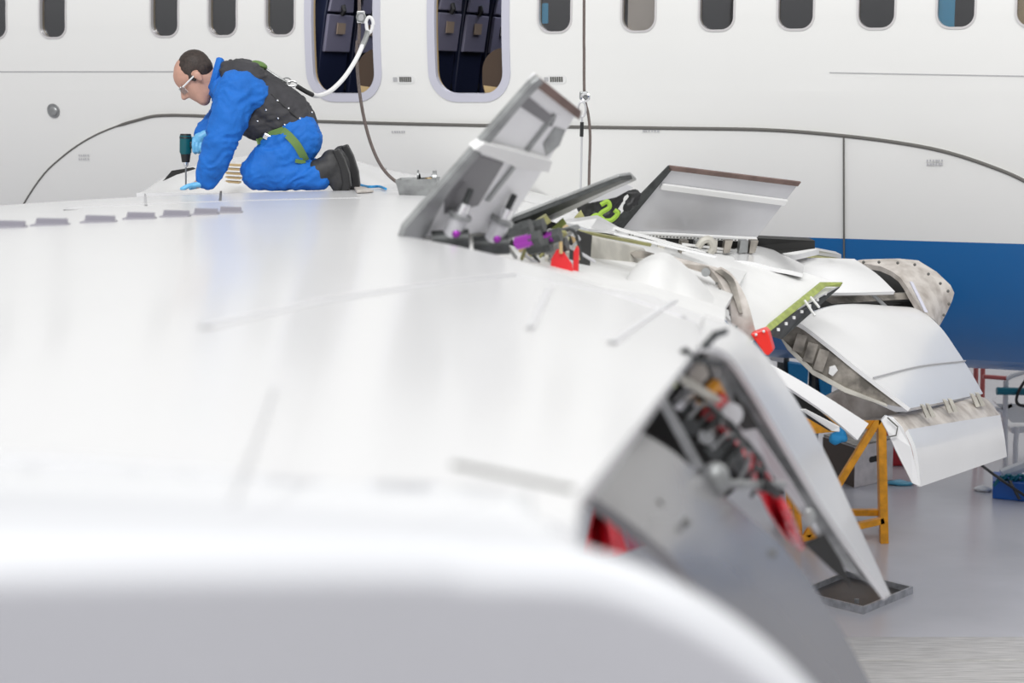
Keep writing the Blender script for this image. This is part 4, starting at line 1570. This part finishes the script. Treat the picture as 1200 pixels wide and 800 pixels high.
# cordless drill
DW = W1
DR = empty('cordless_drill', Q(217, 214, DW), 'black and teal cordless drill held upright, its bit down on the wing', 'drill')
m_ = MB()
m_.tube([Q(217.5, 157.5, DW), Q(217.5, 159, DW), Q(217.5, 178, DW), Q(217.6, 181, DW)], [.022, .032, .032, .026], 16)
m_.build('motor_housing', M['teal'], DR, smooth=True)
m_ = MB()
m_.tube([Q(217.5, 156.8, DW), Q(217.5, 162, DW)], [.028, .034], 16)
m_.build('motor_cap', M['black'], DR, smooth=True)
m_ = MB()
m_.tube([Q(217.6, 179, DW), Q(217.7, 190, DW)], [.028, .021], 16)
m_.build('gear_case', M['black'], DR, smooth=True)
m_ = MB()
m_.tube([Q(217.7, 189.5, DW), Q(217.8, 193, DW), Q(217.8, 196, DW)], [.016, .014, .006], 12)
m_.build('chuck', M['chrome'], DR, smooth=True)
m_ = MB()
m_.tube([Q(217.8, 195, DW), Q(217.8, 217, DW)], .0045, 8)
m_.build('drill_bit', M['dullmetal'], DR)
m_ = MB()
m_.bar(Q(221, 169, DW), Q(243, 174, DW), .034, .036)
m_.build('grip', M['black'], DR, bevel=.008)
m_ = MB()
m_.bar(Q(240, 168, DW), Q(242, 184, DW), .07, .045)
m_.build('battery', M['black'], DR, bevel=.006)

# ------------------------------------------------------------------ safety ropes
def rope_obj(name, pts, r, m, label, cat, parent=None, n=60):
    m_ = MB()
    m_.tube(bez(pts, n), r, 8)
    o = m_.build(name, M[m], parent, smooth=True)
    if label:
        tag(o, label, cat)
    return o


def rope_top(px, py, d_, zt=9.0):
    p = P(px, py, d_)
    return V((p.x, p.y, zt))


RD = 10.9
E1 = empty('safety_rope', P(480, 226, RD), 'thin grey-brown safety rope hanging before the first open exit and curving onto the wing', 'rope')
a0 = P(421, 2, RD)
rope_obj('rope', [V((a0.x, a0.y, 9)), V((a0.x, a0.y, 6)), a0, P(418.5, 50, RD), P(419, 85, RD), P(424, 125, RD), P(432, 160, RD), P(443, 188, RD), P(456, 206, RD), P(472, 217, RD - .1), P(490, 222, RD - .3)], .0095, 'rope', None, None, E1, 100)
m_ = MB()
m_.box(P(423, 20, RD), (.045, .03, .07))
gr = m_.build('rope_grab', M['chrome'], E1, bevel=.006)
m_ = MB()
m_.tube([P(423 + 5 * math.cos(k * PI / 6), 20 + 5 * math.sin(k * PI / 6), RD - .03) for k in range(13)], .006, 6)
m_.build('grab_wheel', M['dullmetal'], gr)
LY = empty('lanyard', P(340, 97, 10.1), 'white shock lanyard joining the harness of the worker to the rope grab', 'lanyard')
rope_obj('cord', [P(432, 38, RD - .03), P(427, 48, RD - .05), P(418, 68, 10.75), P(404, 90, 10.5), P(388, 106, 10.3), P(374, 112, 10.15), P(366, 111, 10.08)], .013, 'whiterope', None, None, LY)
rope_obj('lower_sleeve', [P(366, 111, 10.08), P(358, 107, 10.03), P(348, 101, 10.0)], .013, 'black', None, None, LY, 8)
rope_obj('upper_sleeve', [P(424, 55, 10.83), P(428, 46, 10.85), P(431, 37, 10.87)], .016, 'dullmetal', None, None, LY, 8)
m_ = MB()
m_.tube([P(433 + 4.5 * math.cos(a) * (1 if math.sin(a) < 0 else .8), 29 + 9 * math.sin(a), RD - .03) for a in [k * PI / 8 for k in range(17)]], .010, 8)
m_.build('rope_eye', M['whiterope'], LY, smooth=True)
m_ = MB()
m_.tube([P(342 + 6 * math.cos(a), 98 + 3 * math.sin(a), 9.98) for a in [k * PI / 8 for k in range(17)]], .005, 8)
m_.build('snap_hook', M['chrome'], LY, smooth=True)

RD2 = 11.2
E2 = empty('safety_rope', P(686, 226, RD2), 'brown safety rope hanging plumb in front of the fuselage right of the first spoiler', 'rope')
a0 = P(684.5, 2, RD2)
rope_obj('rope', [V((a0.x, a0.y, 9)), V((a0.x, a0.y, 6)), a0, P(684.5, 60, RD2), P(685, 112, RD2), P(689.5, 135, RD2), P(691.5, 160, RD2), P(690.5, 200, RD2), P(690, 240, RD2)], .0085, 'rope', None, None, E2, 80)
m_ = MB()
m_.box(P(684, 112, RD2), (.05, .03, .05))
gr = m_.build('rope_grab', M['dullmetal'], E2, bevel=.008)
m_ = MB()
m_.tube([P(686 + 4.5 * math.cos(k * PI / 6), 114 + 4.5 * math.sin(k * PI / 6), RD2 - .03) for k in range(13)], .008, 6)
m_.build('grab_wheel', M['chrome'], gr)
E3 = empty('steel_cable', P(680, 232, RD2), 'thin grey cable with a black sleeve hanging from the grab on the plumb brown rope', 'cable')
m_ = MB()
m_.tube([P(682 + 4.5 * math.cos(a), 128 + 9 * math.sin(a), RD2 - .03) for a in [k * PI / 8 for k in range(17)]], .006, 8)
m_.build('cable_eye', M['silver'], E3, smooth=True)
rope_obj('cable', [P(682, 136, RD2 - .03), P(681.5, 180, RD2 - .03), P(680, 236, RD2 - .03)], .006, 'silver', None, None, E3, 12)
rope_obj('sleeve', [P(682, 143, RD2 - .03), P(681.5, 160, RD2 - .03)], .011, 'black', None, None, E3, 4)

# ------------------------------------------------------------------ things lying on the wing
c = wing_px(487, 229)
TD = c.y
TT = empty('tool_tray', c, 'small grey tool tray with a chrome reel, on the wing right of the boots', 'tray')
m_ = MB()
o1 = PL([(463, 212), (510, 210), (512, 226), (468, 227)], TD)
m_.loft([[P(463, 211, TD), P(512, 209, TD), P(516, 207, TD + .35), P(470, 208, TD + .35)], [P(468, 229, TD + .03), P(508, 229, TD + .03), P(512, 224, TD + .3), P(474, 224, TD + .3)]], closed=True)
m_.prism([P(468, 229, TD + .03), P(508, 229, TD + .03), P(512, 224, TD + .3), P(474, 224, TD + .3)], (0, 0, .004))
m_.build('tray_body', M['dullmetal'], TT)
m_ = MB()
m_.tube([P(492, 208, TD + .1), P(510, 207, TD + .12)], .02, 12)
m_.build('reel', M['chrome'], TT, smooth=True)
m_ = MB()
m_.tube([P(507, 209, TD + .1), P(512, 209, TD + .1)], .038, 14)
m_.tube([P(489, 206, TD + .1), P(491, 206, TD + .1)], .028, 14)
m_.build('reel_flange', M['dullmetal'], TT, smooth=True)
m_ = MB()
m_.tube([P(501, 212, TD + .08), P(506, 212, TD + .08)], .016, 10)
m_.build('gold_knob', M['tan'], TT, smooth=True)
c1 = wing_px(424, 219, .008)
rope_obj('blue_hose', [wing_px(414, 216, .012), wing_px(430, 221, .012), wing_px(444, 221, .012), wing_px(452, 224, .012)], .007, 'bluerag', 'thin blue hose lying on the wing behind the boots', 'hose')
m_ = MB()
m_.prism([wing_px(414, 221, .003), wing_px(428, 222, .003), wing_px(438, 226, .003), wing_px(418, 227, .003)], (0, 0, .012))
tag(m_.build('work_rag', M['dirty'], None, bevel=.004), 'crumpled beige rag lying on the wing at the soles of the boots', 'rag')

HB = empty('safety_harness', P(718, 262, 8.9), 'heap of black harness webbing with lime straps lying between the two rear spoilers', 'harness')
caps = [[(P(708, 240, 8.9), 13), (P(720, 232, 8.9), 9), (P(728, 226, 8.9), 6)], [(P(690, 245, 8.9), 11), (P(712, 252, 8.9), 12)], [(P(733, 224, 8.8), 4), (P(745, 230, 8.8), 5), (P(738, 240, 8.8), 7)]]
blob('webbing_heap', caps, 'black', HB, 0.008, 2, 0.05, 0.05)
for q in ([(698, 262), (704, 250), (714, 243), (712, 236), (704, 240)], [(704, 258), (716, 258), (724, 250), (720, 246)], [(690, 258), (700, 252), (712, 262)]):
    m_ = MB()
    m_.tube(bez([P(x, y, 8.72) for x, y in q], 20), .012, 6)
    m_.build('lime_strap', M['lime'], HB, smooth=True)
m_ = MB()
m_.prism(PL([(673, 255), (681, 246), (686, 256), (684, 264)], 8.6), (0, .03, 0))
m_.build('buckle', M['olive'], HB, bevel=.003)

# ------------------------------------------------------------------ on the hangar floor
# orange trestle
TR = empty('trestle', PZ(1000, 635, 0), 'orange steel trestle standing under the lowered flaps', 'trestle')
TRD = PZ(1036, 636, 0).y


def tp_(x, y, dd=0.0):
    return P(x, y, TRD + dd)


def tbar(name, a, b, w_=.06, h=.06):
    m_ = MB()
    m_.bar(a, b, w_, h, V((0, 0, 1)) if abs((b - a).normalized().y) > .6 else V((0, 1, 0)))
    return m_.build(name, M['orange'], TR, bevel=.004)


zt = tp_(1034, 487).z
dl = 0.55
tbar('leg', tp_(1033, 489), tp_(1036, 636))
tbar('leg', tp_(933, 493, .1), tp_(935, 634, .05))
tbar('leg', tp_(1032, 492, dl), tp_(1034, 611, dl))
tbar('leg', tp_(925, 495, dl), tp_(926, 611, dl))
m_ = MB()
m_.prism([tp_(905, 489), tp_(1038, 482), tp_(1040, 500), tp_(905, 513)], (0, .05, 0))
m_.build('top_rail', M['orange'], TR, bevel=.004)
m_ = MB()
m_.prism([tp_(905, 489, dl), tp_(1022, 482, dl), tp_(1022, 496, dl), tp_(905, 503, dl)], (0, .05, 0))
m_.build('top_rail', M['orange'], TR, bevel=.004)
tbar('brace', tp_(1030, 490), tp_(945, 628), .05)
tbar('lower_rail', tp_(1036, 609), tp_(938, 631), .05)
tbar('lower_rail', tp_(1035.5, 608.5, .05), tp_(1033, 600, dl), .05)
tbar('lower_rail', tp_(1033, 600, dl), tp_(928, 600, dl), .05)
tbar('lower_rail', tp_(935, 626), tp_(926, 600, dl), .05)
# crate
cb = PZ(1000, 572, 0)
CRD = cb.y
CT = empty('crate', cb, 'pale plywood crate with a cut hand hole standing behind the orange trestle', 'crate')
m_ = MB()
f0, f1 = P(1001, 570, CRD), P(1046, 561, CRD + .35)
l0 = P(964, 562, CRD + .5)
hgt = V((0, 0, 0.36))
for p in (f0, f1, l0):
    p.z = 0.0
f3 = f1 + (l0 - f0)
m_.prism([f0, f1, f3, l0], hgt)
m_.build('crate_body', M['crate'], CT, bevel=.008)
ex = (f1 - f0)
ey = (l0 - f0)
nrm = ex.cross(V((0, 0, 1))).normalized()
if nrm.y > 0: nrm = -nrm
m_ = MB()
c0 = f0 + ex * .5 + V((0, 0, .22)) + nrm * .003
exn = ex.normalized()
m_.prism([c0 + exn * a + V((0, 0, b)) for a, b in rrect(0, 0, .07, .026, .024, 5)], -nrm * .01)
m_.build('hand_hole', M['void'], CT)
m_ = MB()
m_.prism([f0 + V((0, 0, .36)), f1 + V((0, 0, .36)), f3 + V((0, 0, .36)), l0 + V((0, 0, .36))], (0, 0, .012))
m_.build('crate_lid', M['grime'], CT)
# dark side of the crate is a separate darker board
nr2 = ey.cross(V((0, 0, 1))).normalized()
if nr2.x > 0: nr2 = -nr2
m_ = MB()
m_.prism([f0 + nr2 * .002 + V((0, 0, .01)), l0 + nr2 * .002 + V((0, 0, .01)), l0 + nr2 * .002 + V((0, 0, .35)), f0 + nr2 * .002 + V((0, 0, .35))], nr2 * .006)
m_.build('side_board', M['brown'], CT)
# blue rag draped over the trestle rail
caps = [[(tp_(978, 514, -.05), 8), (tp_(988, 512, -.05), 7), (tp_(986, 504, -.03), 5)]]
tag(blob('cloth_rag', [[(a, r * 1.2) for a, r in caps[0]]], 'bluerag', None, .012, 2, .03, .05), 'blue rag hanging from the top rail of the orange trestle', 'rag')
# red case behind trestle
c = PZ(1048, 545, 0)
m_ = MB()
m_.box(c + V((0, 0.1, .21)), (.42, .3, .42))
RC = empty('equipment_case', c, 'dark red case standing behind the crate under the flap', 'case')
m_.build('case_body', M['redcase'], RC, bevel=.02)
m_ = MB()
m_.tube([c + V((-.1, .1, .42)), c + V((-.1, .1, .46)), c + V((.1, .1, .46)), c + V((.1, .1, .42))], .012, 8)
m_.build('case_handle', M['black'], RC)
# blue jack stand half hidden under the wing
jc = PZ(945, 580, 0)
JK = empty('aircraft_jack', jc, 'blue jack with dark posts half hidden behind the flap track', 'jack')
m_ = MB()
jd = jc.y
for (x, y0, y1, wpx) in ((936, 425, 475, 24), (968, 440, 478, 16)):
    m_.prism(PL([(x - wpx / 2, y0), (x + wpx / 2, y0 + 4), (x + wpx / 2 - 3, y1), (x - wpx / 2 + 4, y1)], jd), (0, .15, 0))
m_.build('blue_body', M['bluerag'], JK, bevel=.01)
m_ = MB()
for (x, y0) in ((918, 415), (955, 430)):
    m_.tube([P(x, y0, jd + .1), V((P(x, y0, jd).x, jd + .1, 0.0))], .05, 10)
m_.build('jack_post', M['darkmetal'], JK)
m_ = MB()
m_.prism(PL([(903, 405), (920, 408), (918, 425), (903, 422)], jd - .2), (0, .1, 0))
m_.build('white_plate', M['satin'], JK)

# drip tray
c = PZ(1012, 722, 0)
rim = [(992, 668), (1070, 687), (1012, 711), (934, 692)]
hz = 0.05
rp_ = [PZ(x, y, hz) for x, y in rim]
ctr = sum(rp_, V()) / 4
DT = empty('drip_tray', V((ctr.x, ctr.y, 0)), 'shallow oily steel drip tray on the floor below the outboard flap tip', 'tray')
m_ = MB()
m_.prism([V((p.x, p.y, .002)).lerp(V((ctr.x, ctr.y, .002)), .03) for p in rp_], (0, 0, .008))
m_.build('tray_bottom', M['oil'], DT)
m_ = MB()
for i in range(4):
    a, b = rp_[i], rp_[(i + 1) % 4]
    ia, ib = a.lerp(ctr, .05), b.lerp(ctr, .05)
    m_.loft([[V((a.x, a.y, 0)), V((b.x, b.y, 0))], [a, b], [V((ia.x, ia.y, hz)), V((ib.x, ib.y, hz))], [V((ia.x, ia.y, .01)), V((ib.x, ib.y, .01))]])
m_.build('tray_wall', M['galv'], DT)
m_ = MB()
m_.box(PZ(1004, 704, .04), (.03, .01, .03))
m_.build('wall_clip', M['galv'], DT)

# weathered planks across the floor in the right foreground
for k in range(3):
    y0 = 9.75 + .49 * k
    m_ = MB()
    m_.box((3.6, y0 + .235, .02), (4.4, .47, .04))
    o = m_.build('floor_plank', M['plank'], None, bevel=.006)
    tag(o, 'weathered grey plank on the hangar floor, ' + ('nearest the camera, mostly out of frame', 'middle of the planks in the bottom right corner', 'farthest of the planks in the bottom right corner')[k], 'plank', 'weathered floor planks')

# ---- stands and clutter at the right
SD = PZ(1178, 545, 0).y
ST = empty('service_stand', PZ(1180, 548, 0), 'red and white tubular service stand at the right edge under the belly', 'stand')


def sp_(x, y, dd=0):
    return P(x, y, SD + dd)


def stube(name, pts, r, m):
    m_ = MB()
    m_.tube(pts, r, 10)
    return m_.build(name, M[m], ST, smooth=True)


stube('post', [sp_(1144, 418), sp_(1143, 470), sp_(1143, 545)], .022, 'pink')
stube('post', [sp_(1152, 425, .4), sp_(1151, 470, .4), sp_(1151, 532, .4)], .022, 'pink')
stube('post', [sp_(1179, 446), sp_(1178, 480), sp_(1178, 546)], .024, 'railwhite')
stube('post', [sp_(1192, 500), sp_(1190, 520), sp_(1190, 546)], .024, 'railwhite')
stube('post', [sp_(1250, 440), sp_(1250, 546)], .024, 'railwhite')
stube('rail', [sp_(1152, 441), sp_(1179, 443)], .02, 'pink')
stube('rail', [sp_(1179, 444), sp_(1186, 440), sp_(1215, 431), sp_(1250, 428)], .024, 'railwhite')
stube('rail', [sp_(1166, 478), sp_(1174, 482), sp_(1177, 492), sp_(1177, 500)], .02, 'railwhite')
m_ = MB()
m_.prism([sp_(1172, 477), sp_(1186, 472), sp_(1188, 477), sp_(1176, 482)], (0, .3, .02))
m_.prism([sp_(1184, 501), sp_(1260, 496), sp_(1260, 503), sp_(1186, 508)], (0, .4, .02))
m_.build('step', M['railwhite'], ST, bevel=.006)
m_ = MB()
m_.prism([sp_(1168, 473), sp_(1260, 473), sp_(1260, 495), sp_(1186, 495)], (0, .05, 0))
m_.build('side_panel', M['satin'], ST)
o = rope_obj('rolled_tube', [sp_(1168, 458, -.06), sp_(1260, 460, -.06)], .035, 'tealtube', 'teal tube lying across the rails of the service stand', 'tube', None, 4)
o = rope_obj('rubber_hose', [sp_(1204, 442, -.1), sp_(1194, 458, -.1), sp_(1192, 472, -.1), sp_(1206, 476, -.1), sp_(1240, 474, -.1)], .014, 'black', 'black hose looped over the service stand rail', 'hose')
bx = PZ(1182, 587, 0)
TB = empty('toolbox', bx, 'blue plastic tool bin full of cables at the right edge of the floor', 'toolbox')
BD = bx.y
m_ = MB()
pz = [PZ(1163, 584, 0), PZ(1215, 589, 0)]
m_.prism([pz[0], pz[1], pz[1] + V((0.1, .4, 0)), pz[0] + V((.1, .4, 0))], (0, 0, .15))
m_.build('bin_body', M['bluebox'], TB, bevel=.01)
m_ = MB()
for k in range(5):
    a = P(1172 + 7 * k, 565 - 2 * (k % 2), BD + .1)
    m_.tube(bez([a + V((-.05, 0, -.03)), a + V((0, -.02, .05)), a + V((.06, .03, .02)), a + V((.1, 0, -.05))], 10), .015, 8)
m_.build('coiled_cable', M['tealtube'], TB, smooth=True)
m_ = MB()
m_.bar(P(1183, 563, BD - .02), P(1195, 585, BD - .1), .03, .01)
m_.build('bin_strap', M['black'], TB)
rope_obj('black_cable', [P(1149, 544, BD + .3), P(1165, 556, BD + .1), P(1185, 570, BD - .1), P(1215, 590, BD - .15)], .012, 'black', 'thin black cable slanting from the stand over the blue bin', 'cable')
o = rope_obj('film_roll', [P(1174, 556, BD + .3), P(1215, 540, BD + .3)], .05, 'satin', 'white roll of film leaning above the blue tool bin', 'roll', None, 4)
m_ = MB()
c = PZ(1055, 568, 0)
m_.ball(c + V((0, 0, .015)), (.12, .06, .02))
tag(bake(m_.build('film_scrap', M['paleblue'], None), 0, 0, 0, .04, .05), 'pale blue crumpled film scrap on the floor right of the crate', 'scrap')
m_ = MB()
c = PZ(1152, 575, 0)
m_.ball(c + V((0, 0, .015)), (.08, .06, .02))
tag(bake(m_.build('film_scrap', M['satin'], None), 0, 0, 0, .04, .05), 'small white film scrap on the floor left of the blue bin', 'scrap')
